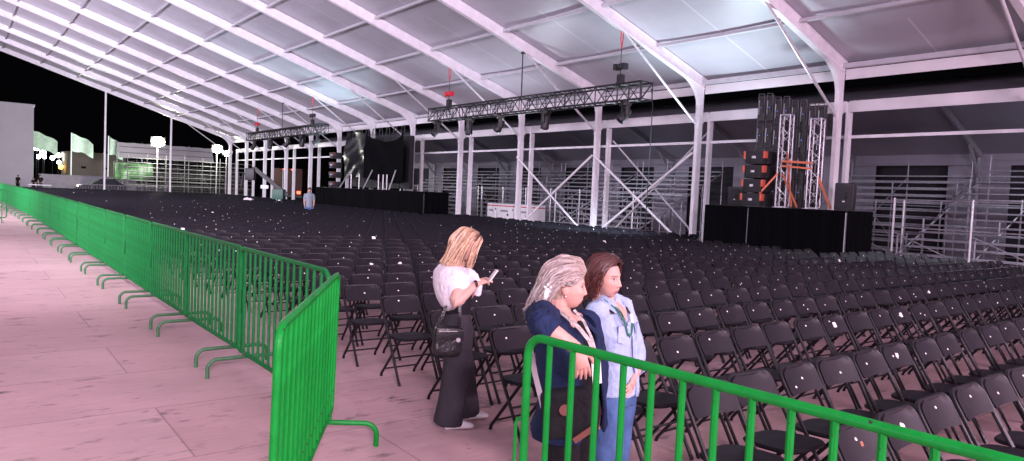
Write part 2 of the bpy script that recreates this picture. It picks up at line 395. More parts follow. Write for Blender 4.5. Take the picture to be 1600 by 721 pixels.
for i in range(len(AN)-1):
    y0, y1 = AN[i], AN[i+1]; b = MB()                 # side wall of one bay round its tall opening
    w0, w1 = y0+1.15+.3*(i % 2), y1-1.0
    b.box(10.12, 10.16, y0, w0, 0, 4.2); b.box(10.12, 10.16, w1, y1-.001, 0, 4.2); b.box(10.12, 10.16, w0, w1, 3.75, 4.2)
    b.build('wall_sheet', M['annexwall'], annex)
    MB().box(10.5, 10.53, w0-.3, w1+.3, 0, 3.9).build('darkness_sheet', M['painted_dark'], annex)  # flat dark sheet stands in for the darkness beyond the opening
for z0, z1, dx in ((4.4, .3, .1), (.3, 4.2, .16)):
    MB().pipe([(dx, Y0+5.1, z0), (dx, Y0+9.9, z1)], .034, 8).build('wind_brace', M['strut'], annex)

# ------------------------------------------------------------------ crowd barriers
BH, BL = 1.2, 2.06
def arc(c, r, a0, a1, n=6): return [Vector((c[0]+r*math.cos(a0+(a1-a0)*i/n), 0, c[1]+r*math.sin(a0+(a1-a0)*i/n))) for i in range(n+1)]
def barrier_meshes():
    r = .019; R_ = .09; z0 = .19
    loop = [Vector((BL, 0, z0+.3))]+arc((BL-R_, BH-R_-r), R_, 0, PI/2)+arc((R_, BH-R_-r), R_, PI/2, PI)+[Vector((0, 0, z0+.3))]+arc((R_*.7, z0+R_*.7), R_*.7, PI, 1.5*PI)+arc((BL-R_*.7, z0+R_*.7), R_*.7, 1.5*PI, 2*PI)
    fr = MB().pipe(loop, r, 10, closed=True).mesh('frame')
    bar = MB().pipe([(0, 0, z0+.006), (0, 0, BH-2*r+.012)], .0135, 8).mesh('bar')
    ft = []
    pts = []
    for i in range(6): a = PI-(PI/2)*i/5; pts.append(Vector((0, -.26+.085*math.cos(a), z0-.085-.022+.085*math.sin(a))))
    q = [Vector((0, -.345, 0))]+pts; q2 = [Vector((0, -p.y, p.z)) for p in reversed(q)]
    foot = MB().pipe(q+q2, .0185, 8).box(-.02, .02, -.03, .03, z0-.03, z0+.02).mesh('foot')
    hook = MB().pipe([(0, 0, .0), (-.045, 0, .005), (-.06, 0, .03), (-.06, 0, .22), (-.045, 0, .245), (0, 0, .25)], .008, 6).mesh('hook')
    return fr, bar, foot, hook
BFR, BBAR, BFT, BHK = barrier_meshes()
def mats_of(me, m):
    c = me.copy(); c.materials.clear(); c.materials.append(m); return c
def make_barrier(label, group, paint, footpaint):
    t = thing('crowd_barrier', label, 'barrier', group=group)
    obj('frame', mats_of(BFR, paint), None, t)
    bm_ = mats_of(BBAR, paint)
    for k in range(14): obj('bar', bm_, None, t).location = (BL*(k+1)/15, 0, 0)
    fm = mats_of(BFT, footpaint)
    for x in (.22, BL-.22): obj('foot', fm, None, t).location = (x, 0, 0)
    obj('hook', mats_of(BHK, paint), None, t).location = (0, 0, .55)
    return t
def place(t, p0, p1, lean=0):
    t.location = (p0[0], p0[1], 0); t.rotation_euler = (lean, 0, math.atan2(p1[1]-p0[1], p1[0]-p0[0]))
near = make_barrier('green barrier the two women stand behind, nearest to the viewer', None, M['green'], M['greenw'])
place(near, (2.005, 2.45), (2.13, .39))
swing = make_barrier('bright green barrier swung out at an angle from the end of the long row', None, M['green'], M['green'])
place(swing, (2.13, 4.83), (1.09, 3.08), math.radians(-1.0))
GB = 'green crowd barriers in the long row along the walkway'
proto = None
for k in range(28):
    if proto is None:
        proto = t = make_barrier('x', GB, M['greenw'], M['footgrey'])
    else: t = copy_tree(proto)
    t['label'] = f'green crowd barrier, {ORD[k+1]} panel of the long walkway row counted from its open end' if k else 'green crowd barrier at the open end of the long row, joined to the swung one'
    y = 4.97+2.09*k; dx = random.uniform(-.015, .015)
    place(t, (2.15+dx-(.012*max(0, k-12)**1.5), y), (2.15+random.uniform(-.02, .02)-(.012*max(0, k-11)**1.5), y+BL))
side = copy_tree(proto); side['label'] = 'lone green barrier standing across the far end of the walkway'; side['group'] = ''
del side['group']
place(side, (-.75, 31.2), (1.30, 31.6))

ft = [c for c in proto.children if c.name.startswith('foot')]
bpy.data.objects.remove(min(ft, key=lambda o: o.location.x))      # the open end of the row stands on the swung barrier's foot
# ------------------------------------------------------------------ folding chairs
FF, FRr = .46, .05                    # how far the front and rear feet stand in front of the top of the back
def post(z): return Vector((0, -FF*(1-z/.775), z))
def chair_meshes():
    w = .208; d = {}
    leg = MB(); leg.pipe([post(.0)+Vector((0, 0, .0)), post(.03)], .0145, 8); leg.pipe([post(.03), post(.52)], .0128, 8); d['leg'] = leg.mesh('leg')
    pts = [Vector((-w, 0, 0))+post(.515)]
    for s in (-1, 1):
        seq = []
        for i in range(6):
            a = i/5*PI/2; seq.append(Vector((s*(w-.06+.06*math.cos(a)), 0, 0))+post(.705+.06*math.sin(a)))
        pts += seq if s < 0 else seq[::-1]
    pts.append(Vector((w, 0, 0))+post(.515)); d['back_frame'] = MB().pipe(pts, .0128, 8).mesh('back_frame')
    rear = [Vector((0, -.395, .425)), Vector((0, -FRr-.012, .035))]; rl = MB().pipe(rear, .0125, 8); rl.pipe([rear[1], Vector((0, -FRr, 0))], .0135, 8); d['rear'] = rl.mesh('leg')
    d['xr'] = MB().pipe([(-.18, -.105, .085), (.18, -.105, .085)], .008, 6).mesh('crossbar')
    d['xf'] = MB().pipe([(-.205, post(.235).y, .235), (.205, post(.235).y, .235)], .008, 6).mesh('crossbar')
    # back panel, rounded upper corners, curved across
    b = MB(); nx, rows = 12, []
    bw, z0, z1, rc = .197, .612, .770, .070
    vv = []; ny = 7
    for side in (0, 1):
        for j in range(ny):
            t = j/(ny-1); z = z0+(z1-z0)*t; lim = bw
            dz = z-(z1-rc)
            if dz > 0: lim = bw-rc+math.sqrt(max(0, rc*rc-dz*dz))
            lo = z-z0
            if lo < .02: lim = bw-.012*(1-lo/.02)
            for i in range(nx+1):
                u = -1+2*i/nx; p = post(z); p.x = u*lim; p.y += .016-.022*u*u+(.0 if side else -.014)
                vv.append(p)
    st = ny*(nx+1); ff = []
    for j in range(ny-1):
        for i in range(nx):
            a = j*(nx+1)+i; ff.append((a, a+1, a+nx+2, a+nx+1)); ff.append((st+a, st+a+nx+1, st+a+nx+2, st+a+1))
    for j in range(ny-1):
        a = j*(nx+1); ff.append((a, a+nx+1, st+a+nx+1, st+a)); a += nx; ff.append((a, st+a, st+a+nx+1, a+nx+1))
    for i in range(nx):
        ff.append((i, st+i, st+i+1, i+1)); a = (ny-1)*(nx+1)+i; ff.append((a, a+1, st+a+1, st+a))
    d['backrest'] = b.add(vv, ff).mesh('backrest')
    # seat, rounded front, slight dish
    vv = []; ff = []; rings = []; N = 28
    def outl(sc, z):
        out = []
        for j in range(N):
            th = 2*PI*j/N; c, s = math.cos(th), math.sin(th); e = 2/3.6
            x = math.copysign(abs(c)**e, c)*.195*sc; y = math.copysign(abs(s)**e, s)*.20*sc
            x *= 1-.06*(y/.2)                    # a little narrower at the rear
            out.append(Vector((x, -.275+y, z+.012*(-y/.2))))
        return out
    layers = [outl(.2, .432), outl(.96, .427), outl(1, .415), outl(.97, .402), outl(.2, .402)]
    vv = [p for l in layers for p in l]
    for i in range(4):
        for j in range(N): ff.append((i*N+j, (i+1)*N+j, (i+1)*N+(j+1) % N, i*N+(j+1) % N))
    ff.append(tuple(range(N))); ff.append(tuple(4*N+j for j in range(N-1, -1, -1)))
    d['seat'] = MB().add(vv, ff).mesh('seat')
    return d
CHM = chair_meshes()
DOTM = MB().pipe([(0, 0, 0), (0, -.003, .0006)], .0085, 10).mesh('sticker'); DOTM.materials.append(M['sticker'])
def patch_mesh(kind):
    """a label stuck on a chair back: torn, square or oval"""
    rr = random.Random(kind); b = MB(); n = 14; pts = []
    for j in range(n):
        th = 2*PI*j/n; c, s = math.cos(th), math.sin(th)
        if kind == 'square': e = 2/7; p = (math.copysign(abs(c)**e, c)*.028, math.copysign(abs(s)**e, s)*.026)
        elif kind == 'oval': p = (c*.045, s*.034)
        else: k = rr.uniform(.45, 1.1); p = (c*.032*k, s*.028*k)
        pts.append(p)
    v = [(x, 0, z) for x, z in pts]+[(x, -.003, z) for x, z in pts]
    f = [tuple(range(n, 2*n))]+[(j, (j+1) % n, n+(j+1) % n, n+j) for j in range(n)]
    if kind == 'oval':   # printed dark ring and bar
        pass
    me = b.add(v, f).mesh('paper_label'); me.materials.append(M['sticker']); return me
def make_chair():
    t = thing('folding_chair', 'x', 'chair', group='black folding chairs set out in rows')
    for nm, key, m, xx in (('seat', 'seat', 'plastic', 0), ('backrest', 'backrest', 'plastic', 0), ('back_frame', 'back_frame', 'tube', 0), ('leg', 'leg', 'tube', -.208), ('leg', 'leg', 'tube', .208),
                       ('leg', 'rear', 'tube', -.182), ('leg', 'rear', 'tube', .182), ('crossbar', 'xr', 'tube', 0), ('crossbar', 'xf', 'tube', 0)):
        obj(nm, CHM[key], M[m], t).location = (xx, 0, 0)
    return t
rowsY = [-.95, -.05, .80, 1.70, 2.55, 3.57, 4.40, 5.33, 6.22, 7.06, 7.93, 8.80, 9.72]
while rowsY[-1] < 67.5: rowsY.append(rowsY[-1]+.91)
STX0, STX1, STY0, STY1 = 17.4, 20.3, 9.0, 14.6            # floor kept free for the speaker stage
def project(p):
    d = Vector(p)-Vector((0, 0, CAM_H)); w = d.dot(CF)
    return (800+FPX*d.dot(CR)/w, 360.5-FPX*d.dot(CU)/w, w) if w > .1 else (-9999, -9999, w)
slots = []
for r, y in enumerate(rowsY):
    for c in range(36):
        x = 3.40+.472*c
        if x > 19.75: continue
        if x > STX0 and (STY0 < y < STY1 or 29.5 < y < 47): continue
        if y > 52 and x > 19: continue
        yy = y+.010*(x-3.4)+random.uniform(-.018, .018); xx = x+random.uniform(-.012, .012)
        px, py, w = project((xx, yy, .65)); slots.append((w, xx, yy, r, c, px, py))
vis = [s for s in slots if -40 < s[5] < 1650 and s[6] < 790 and s[0] > .5]
vis.sort(); near300 = vis[:300]; key300 = {(s[3], s[4]) for s in near300}
first_row = min(s[3] for s in near300)
marks = {}                                                # labelled chair backs seen in the photograph
def chair_at(px, py): return min(near300, key=lambda s: (s[5]-px)**2+(s[6]-py)**2)[3:5]
for px, py, kind, text in ((1300, 507, 'square', 'black folding chair with a white square logo label high on its back, third row'), (1380, 553, 'torn', 'black folding chair with a torn white paper scrap on its back'),
                       (1384, 668, 'torn2', 'black folding chair with a bent white scrap, beyond the near green rail'), (1306, 684, 'orange', 'black folding chair with a white dot beside a small orange sticker'),
                       (1408, 489, 'square2', 'black folding chair with a plain white square label on its back'), (684, 433, 'oval', 'black folding chair with a white oval emblem, just left of the standing blonde woman'),
                       (574, 421, 'torn3', 'black folding chair with a ragged white scrap on its back, beyond the swung barrier'), (621, 417, 'torn4', 'black folding chair with a white oblong scrap on its back near the aisle'),
                       (1450, 459, 'torn5', 'black folding chair with two small white flakes on its back')):
    k = chair_at(px, py)
    if k not in marks: marks[k] = (kind, text)
chair0 = make_chair(); ndone = 0
for q_ in kids(chair0): kids(q_)
OVALM = None
for w, x, y, r, c, px, py in near300:
    t = chair0 if ndone == 0 else copy_tree(chair0); ndone += 1
    t.location = (x, y, 0); t.rotation_euler = (random.gauss(0, .008), 0, random.gauss(0, .03))
    kind, text = marks.get((r, c), (None, None))
    t['label'] = text if text else f'black folding chair, {ORD[c+1]} from the aisle in the {ORD[r-first_row+1]} row from the viewer'
    br = [k for k in t.children if k.name.startswith('backrest')][0] if ndone > 1 else [k for k in kids(t) if k.name.startswith('backrest')][0]
    def stick(me, u, z, nm='sticker'):
        p = post(z); o = bpy.data.objects.new(nm, me); COL.objects.link(o); o.parent = br
        o.location = (u, p.y+.016-.022*(u/.197)**2-.0145, z); o.rotation_euler = (-math.atan(FF/.775), 0, 0)
    if random.random() < .86 or kind: stick(DOTM, random.gauss(-.01, .03), .69+random.gauss(0, .018))
    if random.random() < .08: stick(DOTM, random.uniform(-.12, .12), .65)
    if kind:
        if kind == 'orange':
            me = patch_mesh('square'); me.materials.clear(); me.materials.append(M['orange_sticker']); me.transform(Matrix.Scale(.45, 4)); stick(me, .03, .684, 'paper_label')
        elif kind == 'oval':
            me = MB().pipe([(.04*math.cos(a*PI/9), -.001, .03*math.sin(a*PI/9)) for a in range(18)], .004, 6, closed=True).pipe([(-.02, -.001, -.012), (0, -.001, .012), (.02, -.001, -.01)], .004, 6).mesh('paper_label'); me.materials.append(M['sticker'])
            stick(me, .085, .675, 'paper_label')
        else: stick(patch_mesh('square' if kind.startswith('square') else kind), .02, .685, 'paper_label')
# everything farther off: one mass of chairs
def far_chair():
    b = MB()
    for s in (-1, 1):
        b.bar(post(0)+Vector((s*.208, 0, 0)), post(.70)+Vector((s*.208, 0, 0)), .025, .025)
        b.bar((s*.182, -FRr, 0), (s*.182, -.395, .425), .02, .02)
    b.bar((-.18, -.105, .085), (.18, -.105, .085), .014, .014)
    prof = [(-.197, .612), (.197, .612), (.203, .71), (.160, .770), (-.160, .770), (-.203, .71)]
    n = 6; v = []
    for dy in (-.012, .006): v += [Vector((x, post(z).y+.016-.022*(x/.2)**2+dy, z)) for x, z in prof]
    b.add(v, [(0, 1, 2, 5), (5, 2, 3, 4), (6, 11, 8, 7), (11, 10, 9, 8)]+[(j, n+j, n+(j+1) % n, (j+1) % n) for j in range(n)])
    b.box(-.19, .19, -.47, -.085, .405, .428)
    return np.array([tuple(p) for p in b.v]), b.f
fv, ff = far_chair(); rest = [s for s in slots if (s[3], s[4]) not in key300 and s[0] > 1.2 and -200 < s[5] < 1800]
V = []; F = []; MI = []; dots = []
for w, x, y, r, c, px, py in rest:
    a = random.gauss(0, .035); ca, sa = math.cos(a), math.sin(a); o = len(V)*len(fv)
    ln = random.gauss(0, .012); q = fv.copy(); q[:, 1] += (q[:, 2])*ln
    q = np.c_[q[:, 0]*ca-q[:, 1]*sa+x, q[:, 0]*sa+q[:, 1]*ca+y, q[:, 2]]; V.append(q); F += [tuple(i+o for i in g) for g in ff]
    if random.random() < .66:
        u = random.gauss(0, .04); z = .69+random.gauss(0, .02); big = random.random() < .07; s_ = random.uniform(.016, .032) if big else random.uniform(.008, .011)
        yy = y+post(z).y-.0235+z*ln+u*a
        dots.append((x+u, yy, z, s_, random.uniform(.6, 1.6) if big else 1))
me = bpy.data.meshes.new('folding_chairs'); me.from_pydata(np.concatenate(V).tolist(), [], F); me.update()
nb = len(me.polygons)
b = MB(); b.v = np.concatenate(V).tolist(); b.f = F
for x, y, z, s_, k in dots:
    b.add([(x-s_*k, y-.6*s_, z-s_), (x+s_*k, y-.6*s_, z-s_), (x+s_*k*.9, y+.6*s_, z+s_), (x-s_*k*.9, y+.6*s_, z+s_)], [(0, 1, 2, 3)])
bpy.data.meshes.remove(me); me = b.mesh('folding_chairs'); me.materials.append(M['plastic']); me.materials.append(M['sticker'])
mi = np.zeros(len(me.polygons), dtype=np.int32); mi[nb:] = 1; me.polygons.foreach_set('material_index', mi)
o = bpy.data.objects.new('folding_chairs', me); COL.objects.link(o)
tag(o, 'mass of black folding chairs filling the far part of the hall', 'chairs', kind='stuff')
def BP(px, py, y): d = ray(px, py); return Vector((0, 0, CAM_H))+d*(y/d.y)
def XP(px, py, x): d = ray(px, py); return Vector((0, 0, CAM_H))+d*(x/d.x)
# ------------------------------------------------------------------ lighting trusses with hoists and moving heads
def truss(label, x, y0, y1, z0, group):
    t = thing('lighting_truss', label, 'truss', (x, (y0+y1)/2, z0), 0, group); L = y1-y0; h, w = .52, .48; hy = L/2
    for sx in (-1, 1):
        for z in (0, h): MB().pipe([(sx*w/2, -hy, z), (sx*w/2, hy, z)], .032, 8).build('chord', M['black'], t)
    n = max(2, round(L/.5)); st = L/n
    for nm, fn in (('side_lacing', lambda y, k: [((s*w/2, y, 0 if k % 2 else h), (s*w/2, y+st, h if k % 2 else 0)) for s in (-1, 1)]+[((s*w/2, y, 0), (s*w/2, y, h)) for s in (-1, 1)]),
                   ('top_lacing', lambda y, k: [((-w/2, y, z), (w/2, y+st, z)) for z in (0, h)]+[((-w/2, y, z), (w/2, y, z)) for z in (0, h)])):
        bs = [MB(), MB()]
        for k in range(n):
            for i_, (p, q) in enumerate(fn(-hy+k*st, k)): bs[i_ % 2].pipe([p, q], .017, 5, cap=False)
        for b in bs: b.build(nm, M['black'], t)
    for s in (-1, 1):
        b = MB()
        for p, q in (((-w/2, s*hy, 0), (w/2, s*hy, 0)), ((-w/2, s*hy, h), (w/2, s*hy, h)), ((-w/2, s*hy, 0), (-w/2, s*hy, h)), ((w/2, s*hy, 0), (w/2, s*hy, h)), ((-w/2, s*hy, 0), (w/2, s*hy, h))): b.pipe([p, q], .02, 6)
        b.build('end_frame', M['black'], t)
    return t
TX = 16.35
truss('black lattice lighting truss hung over the chairs near the speaker stage', TX, 14.9, 27.3, 4.87, None)
truss('black lattice lighting truss hung far off in front of the tarpaulin covered wall', TX, 39.2, 52.6, 4.87, None)
def hoist(label, y, col):
    t = thing('chain_hoist', label, 'hoist', (TX, y, 5.37), 0, 'chain hoists holding the trusses')
    z1 = zb(TX)-5.37
    b = MB().ball((0, 0, .60), .12, .17, .11, 14, 8).cbox(-.11, .11, -.24, -.10, .50, .70, .03).cbox(-.11, .11, .10, .24, .50, .70, .03); b.build('motor', col, t)
    MB().cbox(-.09, .09, -.13, .07, -.02, .36, .02).build('chain_bag', M['black'], t)
    MB().pipe([(0, 0, .36), (0, 0, .5)], .018, 6).pipe([(0, 0, .2), (0, .28, .02)], .022, 6).pipe([(0, 0, .2), (0, -.2, .02)], .014, 6).build('hook_frame', M['black'], t)
    MB().pipe([(0, 0, .7), (0, 0, z1-.52)], .011, 6).build('chain', M['tube'], t)
    b = MB()
    for s in (-1, 1): b.pipe([(0, 0, z1-.55), (s*.05, 0, z1-.25), (s*.045, 0, z1-.02)], .017, 6)
    b.build('sling', M['red'], t)
    return t
hoist('black motor chain hoist on a red sling above the near end of the close truss', 16.05, M['black'])
hoist('red motor chain hoist above the far end of the close truss', 26.05, M['red'])
hoist('black motor chain hoist above the near end of the far truss', 41.0, M['black'])
hoist('red motor chain hoist above the far end of the far truss', 51.0, M['red'])
for y, lab in ((21.05, 'black steel hanger rod at the middle of the close truss'), (46.0, 'black steel hanger rod at the middle of the far truss')):
    tag(MB().pipe([(TX, y, 5.31), (TX-.02, y, zb(TX)-.02)], .022, 8).box(TX-.06, TX+.06, y-.06, y+.06, zb(TX)-.07, zb(TX)+.02).build('hanger_rod', M['black']), lab, 'hanger rod')
tag(MB().pipe([(TX+.2, 14.9, 5.2), (TX+.25, 14.86, 4.7), (TX+.22, 14.86, 3), (TX+.25, 14.9, 1.2), (TX+.2, 14.95, .05), (TX+.5, 15.2, .03)], .016, 6).build('power_cable', M['tube']), 'thin black cable dropping from the near end of the close truss', 'cable')
def moving_head(label, y, z, tilt, rz, group):
    t = thing('moving_head_light', label, 'stage light', (TX, y, z), rz, group)
    MB().cbox(-.16, .16, -.14, .14, -.12, 0, .02).pipe([(-.1, 0, 0), (-.1, 0, .05)], .02, 6).pipe([(.1, 0, 0), (.1, 0, .05)], .02, 6).build('base', M['black'], t)
    b = MB()
    for s in (-1, 1): b.cbox(s*.17-.03, s*.17+.03, -.07, .07, -.46, -.10, .02)
    b.box(-.17, .17, -.06, .06, -.135, -.10); b.build('yoke', M['black'], t)
    R_ = Matrix.Rotation(tilt, 4, 'X')
    b = MB(); pts = [(.0, -.2), (.10, -.2), (.13, -.12), (.135, .02), (.15, .12), (.155, .26), (.145, .28)]
    n = 16; v = []; f = []
    for r_, zz in pts[1:]:
        for j in range(n): v.append(R_ @ Vector((r_*math.cos(2*PI*j/n)*.92, r_*math.sin(2*PI*j/n), -zz))+Vector((0, 0, -.38)))
    k = len(pts)-1
    for i in range(k-1):
        for j in range(n): f.append((i*n+j, (i+1)*n+j, (i+1)*n+(j+1) % n, i*n+(j+1) % n))
    f += [tuple(range(n)), tuple((k-1)*n+j for j in range(n-1, -1, -1))]
    b.add(v, f).build('head', M['black'], t)
    d = R_ @ Vector((0, 0, -.285))+Vector((0, 0, -.38)); b = MB(); b.ball(d, .12, .12, .03, 14, 6, R_); b.build('lens', M['glass'], t)
for i, (y, tl, rz) in enumerate(((15.75, .7, 1.2), (19.6, .1, .3), (22.3, .5, 1.0), (24.4, .1, .6), (26.9, .8, 1.4))):
    moving_head(f'black moving head stage light, {ORD[i+1]} from the near end of the close truss', y, 4.85, tl, rz, 'stage lights under the trusses')
for i, (y, tl, rz) in enumerate(((40.2, .8, 1.2), (42.5, .2, .3), (45, .7, 1.0), (48.2, .2, .6), (51.6, .6, 1.4))):
    moving_head(f'black moving head stage light, {ORD[i+1]} from the near end of the far truss', y, 4.85, tl, rz, 'stage lights under the trusses')

# ------------------------------------------------------------------ speaker stages
def stage(label, x0, x1, y0, y1, h):
    t = thing('stage_platform', label, 'stage', ((x0+x1)/2, (y0+y1)/2, 0)); a, c = (x1-x0)/2, (y1-y0)/2
    MB().cbox(-a, a, -c, c, h-.06, h, .006).build('deck', M['black'], t)
    def skirt(p, q, n, nm='skirt'):                    # pleated black cloth hung round the edge
        v = []; f = []; p, q = Vector(p), Vector(q); d = q-p; nn = Vector((d.y, -d.x, 0)).normalized()
        for i in range(n+1):
            s = p+d*(i/n)+nn*(.006*math.sin(i*1.9)+.01*math.sin(i*.7)+.014)
            v += [Vector((s.x, s.y, .01)), Vector((s.x-nn.x*.012, s.y-nn.y*.012, h-.01))]
        for i in range(n): f.append((2*i, 2*i+2, 2*i+3, 2*i+1))
        MB().add(v, f).build(nm, M['cloth_black'], t)
    g = .03
    yc = c-1.55
    skirt((-a-g, c, 0), (-a-g, yc+.02, 0), 26); skirt((-a-g, yc-.02, 0), (-a-g, -c, 0), 60); skirt((-a, -c-g, 0), (a, -c-g, 0), 40); skirt((a, c+g, 0), (-a, c+g, 0), 40)
    b = MB()
    for x in (-a+.1, a-.1):
        for y in (-c+.1, 0, c-.1): b.pipe([(x, y, 0), (x, y, h-.06)], .025, 6)
    b.build('legs', M['black'], t)
    return t
stage('black draped platform under the video wall and truss towers, beside the near columns', 18.65, 20.05, 9.72, 14.25, 1.79)
stage('black draped platform under the tarpaulin covered wall, far along the columns', 18.65, 20.1, 31.7, 45.8, 1.79)
HS = 1.79
# the video wall seen from behind: cabinets in black frames
WA, WB = Vector((19.42, 13.07, 0)), Vector((19.80, 11.06, 0)); WD = (WB-WA); WL = WD.length; wang = math.atan2(WD.y, WD.x)
vw = thing('video_wall', 'tall black video wall seen from behind on the near platform', 'video wall', (WA.x, WA.y, HS), wang)
cw = WL/8
CABM = {}
def cab_mesh(hh):
    b = MB(); b.cbox(.010, cw-.010, -.10, -.02, 0, hh, .008)
    b.cbox(.07, cw-.07, -.15, -.10, hh*.30, hh*.62, .01)
    for zz in (.12, hh-.12): b.pipe([(.04, -.10, zz), (.02, -.13, zz-.05)], .006, 4)
    return b.mesh('cabinet')
for c in range(8):
    for row, (z0, z1) in enumerate(((.06, .86), (.92, 1.72), (1.78, 2.54), (2.62, 3.38))):
        hh = z1-z0
        if hh not in CABM: CABM[hh] = (cab_mesh(hh), MB().box(cw*.42, cw*.50, -.157, -.150, hh*.50, hh*.53).mesh('indicator'), MB().box(cw*.18, cw*.22, -.137, -.1, hh*.25, hh*.8).mesh('cable'), MB().pipe([(.035, -.13, .05), (.035, -.13, hh-.05), (cw-.035, -.13, hh-.05), (cw-.035, -.13, .05)], .011, 5, closed=True).mesh('rear_frame'))
        o = obj('cabinet', CABM[hh][0], M['black'], vw); o.location = (cw*c, 0, z0-.125*(c//2)*(row/3))
        if (c*3+row) % 3 != 1: obj('indicator', CABM[hh][1], M['blue_led'], o)
        obj('handle', CABM[hh][2], M['silver'], o)
        obj('rear_frame', CABM[hh][3], M['steel_dark'], o)
b = MB()
for c in range(9): b.pipe([(cw*c, -.06, 0), (cw*c, -.06, 3.02)], .014, 6)
for z in (.03, .85): b.pipe([(0, -.06, z), (WL, -.06, z)], .014, 6)
b.build('support_frame', M['steel_dark'], vw)
b = MB()
for c in range(8): d_ = -.125*(c//2); b.pipe([(cw*c+.03, -.14, 3.25+d_), (cw*c+.05, -.15, 3.43+d_), (cw*c+cw-.05, -.15, 3.42+d_), (cw*c+cw-.03, -.14, 3.22+d_)], .014, 5)
b.build('looped_cable', M['steel_dark'], vw)
def truss_tower(label, x, y, h, rz):
    t = thing('truss_tower', label, 'truss tower', (x, y, HS), rz, 'bare aluminium truss towers'); w = .145
    for sx in (-1, 1):
        for sy in (-1, 1): MB().pipe([(sx*w, sy*w, .03), (sx*w, sy*w, h)], .025, 8).build('chord', M['silver'], t)
    b = MB(); n = round(h/.29); st = (h-.05)/n
    for k in range(n):
        z = .04+k*st
        for (p, q) in (((-w, -w), (w, -w)), ((w, -w), (w, w)), ((w, w), (-w, w)), ((-w, w), (-w, -w))):
            if k % 2: p, q = q, p
            b.pipe([(*p, z), (*q, z+st)], .012, 5, cap=False)
    b.build('lacing', M['silver'], t)
    b = MB()
    for z in (.03, h):
        for (p, q) in (((-w, -w), (w, -w)), ((w, -w), (w, w)), ((w, w), (-w, w)), ((-w, w), (-w, -w))): b.pipe([(*p, z), (*q, z)], .018, 6)
    b.cbox(-.22, .22, -.22, .22, 0, .02, .004); b.build('end_plate', M['silver'], t)
NV = Vector((WD.y, -WD.x, 0)).normalized()
if NV.x > 0: NV = -NV
T1 = XP(1223, 300, 19.25); T2 = XP(1271, 300, 19.3); T1.z = T2.z = 0
truss_tower('bare aluminium truss tower behind the video wall, the taller of the two', T1.x, T1.y, 2.72, wang)
truss_tower('bare aluminium truss tower behind the video wall, by the end column', T2.x, T2.y, 2.56, wang)
def strap(label, pts, w):
    b = MB(); 
    for p, q in zip(pts[:-1], pts[1:]): b.bar(p, q, .012, w)
    tag(b.build('ratchet_strap', M['orange']), label, 'strap', 'orange straps round the truss towers')
def P3(base, dz, off=(0, 0)): return (base.x+off[0], base.y+off[1], HS+dz)
strap('upper level orange strap tying the two truss towers together', [P3(T1+NV*.2, 1.36), P3(T2+NV*.2, 1.30)], .06)
strap('lower level orange strap tying the two truss towers together', [P3(T1+NV*.22, 1.22), P3(T2+NV*.22, 1.14)], .05)
mid = (T1+T2)/2
strap('orange strap running steeply from the taller tower down to the platform', [P3(T1+NV*.2+WD*.07, 1.6), P3(mid+NV*.45, .03)], .085)
strap('orange strap slanting down between the two towers to the platform', [P3(T1+NV*.2+WD*.02, 1.0), P3(mid+NV*.5+WD*.09, .03)], .06)
strap('orange strap slanting from the shorter tower toward the black monitor speaker', [P3(T2+NV*.1+WD*.06, .95), P3(T2+NV*.15+WD*.27, .03)], .07)
strap('pale orange strap slanting from the taller tower toward the speaker stack', [P3(T1+NV*.2-WD*.05, 1.0), P3(T1+NV*.4-WD*.26, .4)], .05)
def line_speaker(label, x, y, z, rz, group, led=False):
    t = thing('line_array_speaker', label, 'speaker', (x, y, z), rz, group); W, D, H_ = .33, .32, .40
    prof = [(-W, -.30), (W, -.30), (W*.93, D), (-W*.93, D)]
    b = MB(); b.cbox(-W+.05, W-.05, -.30, D, .005, H_-.01, .012); b.build('body', M['grille'], t)
    for s in (-1, 1):
        b = MB(); b.cbox(s*(W-.02)-.036, s*(W-.02)+.036, -.315, -.12, H_*.42, H_-.02, .02); b.build('bumper', M['brown' if led else 'speaker_orange'], t)
        b = MB(); b.cbox(s*(W-.02)-.035, s*(W-.02)+.035, -.09, D, .005, H_-.012, .02); b.build('side_plate', M['black'], t)
    MB().cbox(-.07, .05, -.322, -.301, H_*.42, H_*.60, .004).build('badge', M['silver'], t)
    MB().box(-W+.08, W-.08, -.305, -.30, H_*.18, H_*.2).build('grille_edge', M['tube'], t)
    if led: MB().box(.12, .26, -.325, -.30, H_*.45, H_*.62).build('indicator', M['blue_led'], t)
for k in range(4):
    line_speaker(['lowest', 'second from bottom', 'third from bottom', 'topmost'][k]+' of four black orange-cornered speakers stacked beside the video wall', 18.98, 12.72-.015*k, HS+.002+.42*k, -PI/2+.12, 'speaker stack on the near platform')
for k in range(4):
    line_speaker(['lowest', 'second from bottom', 'third from bottom', 'topmost'][k]+' of four far speakers stacked beside the tarpaulin wall', 19.1, 43.8, HS+.002+.62*k, -PI/2-.05, 'speaker stack on the far platform', True)
def monitor(label, x, y, z, h, rz):
    t = thing('monitor_speaker', label, 'speaker', (x, y, z), rz)
    MB().cbox(-.24, .24, -.2, .2, 0, h, .03).build('cabinet', M['black'], t)
    MB().cbox(-.21, .21, -.215, -.201, .05, h-.08, .01).build('grille', M['grille'], t)
    MB().cbox(.03, .10, -.23, -.216, h*.42, h*.68, .01).build('handle', M['tube'], t)
    MB().cbox(-.03, .03, -.222, -.216, h*.30, h*.35, .004).build('badge', M['silver'], t)
monitor('black monitor speaker standing on the near platform beside the end column', 19.05, 9.98, HS+.001, .74, -PI/2+.3)
monitor('small black speaker behind the orange-cornered stack on the near platform', 19.75, 13.9, HS+.001, .60, -PI/2+.2)
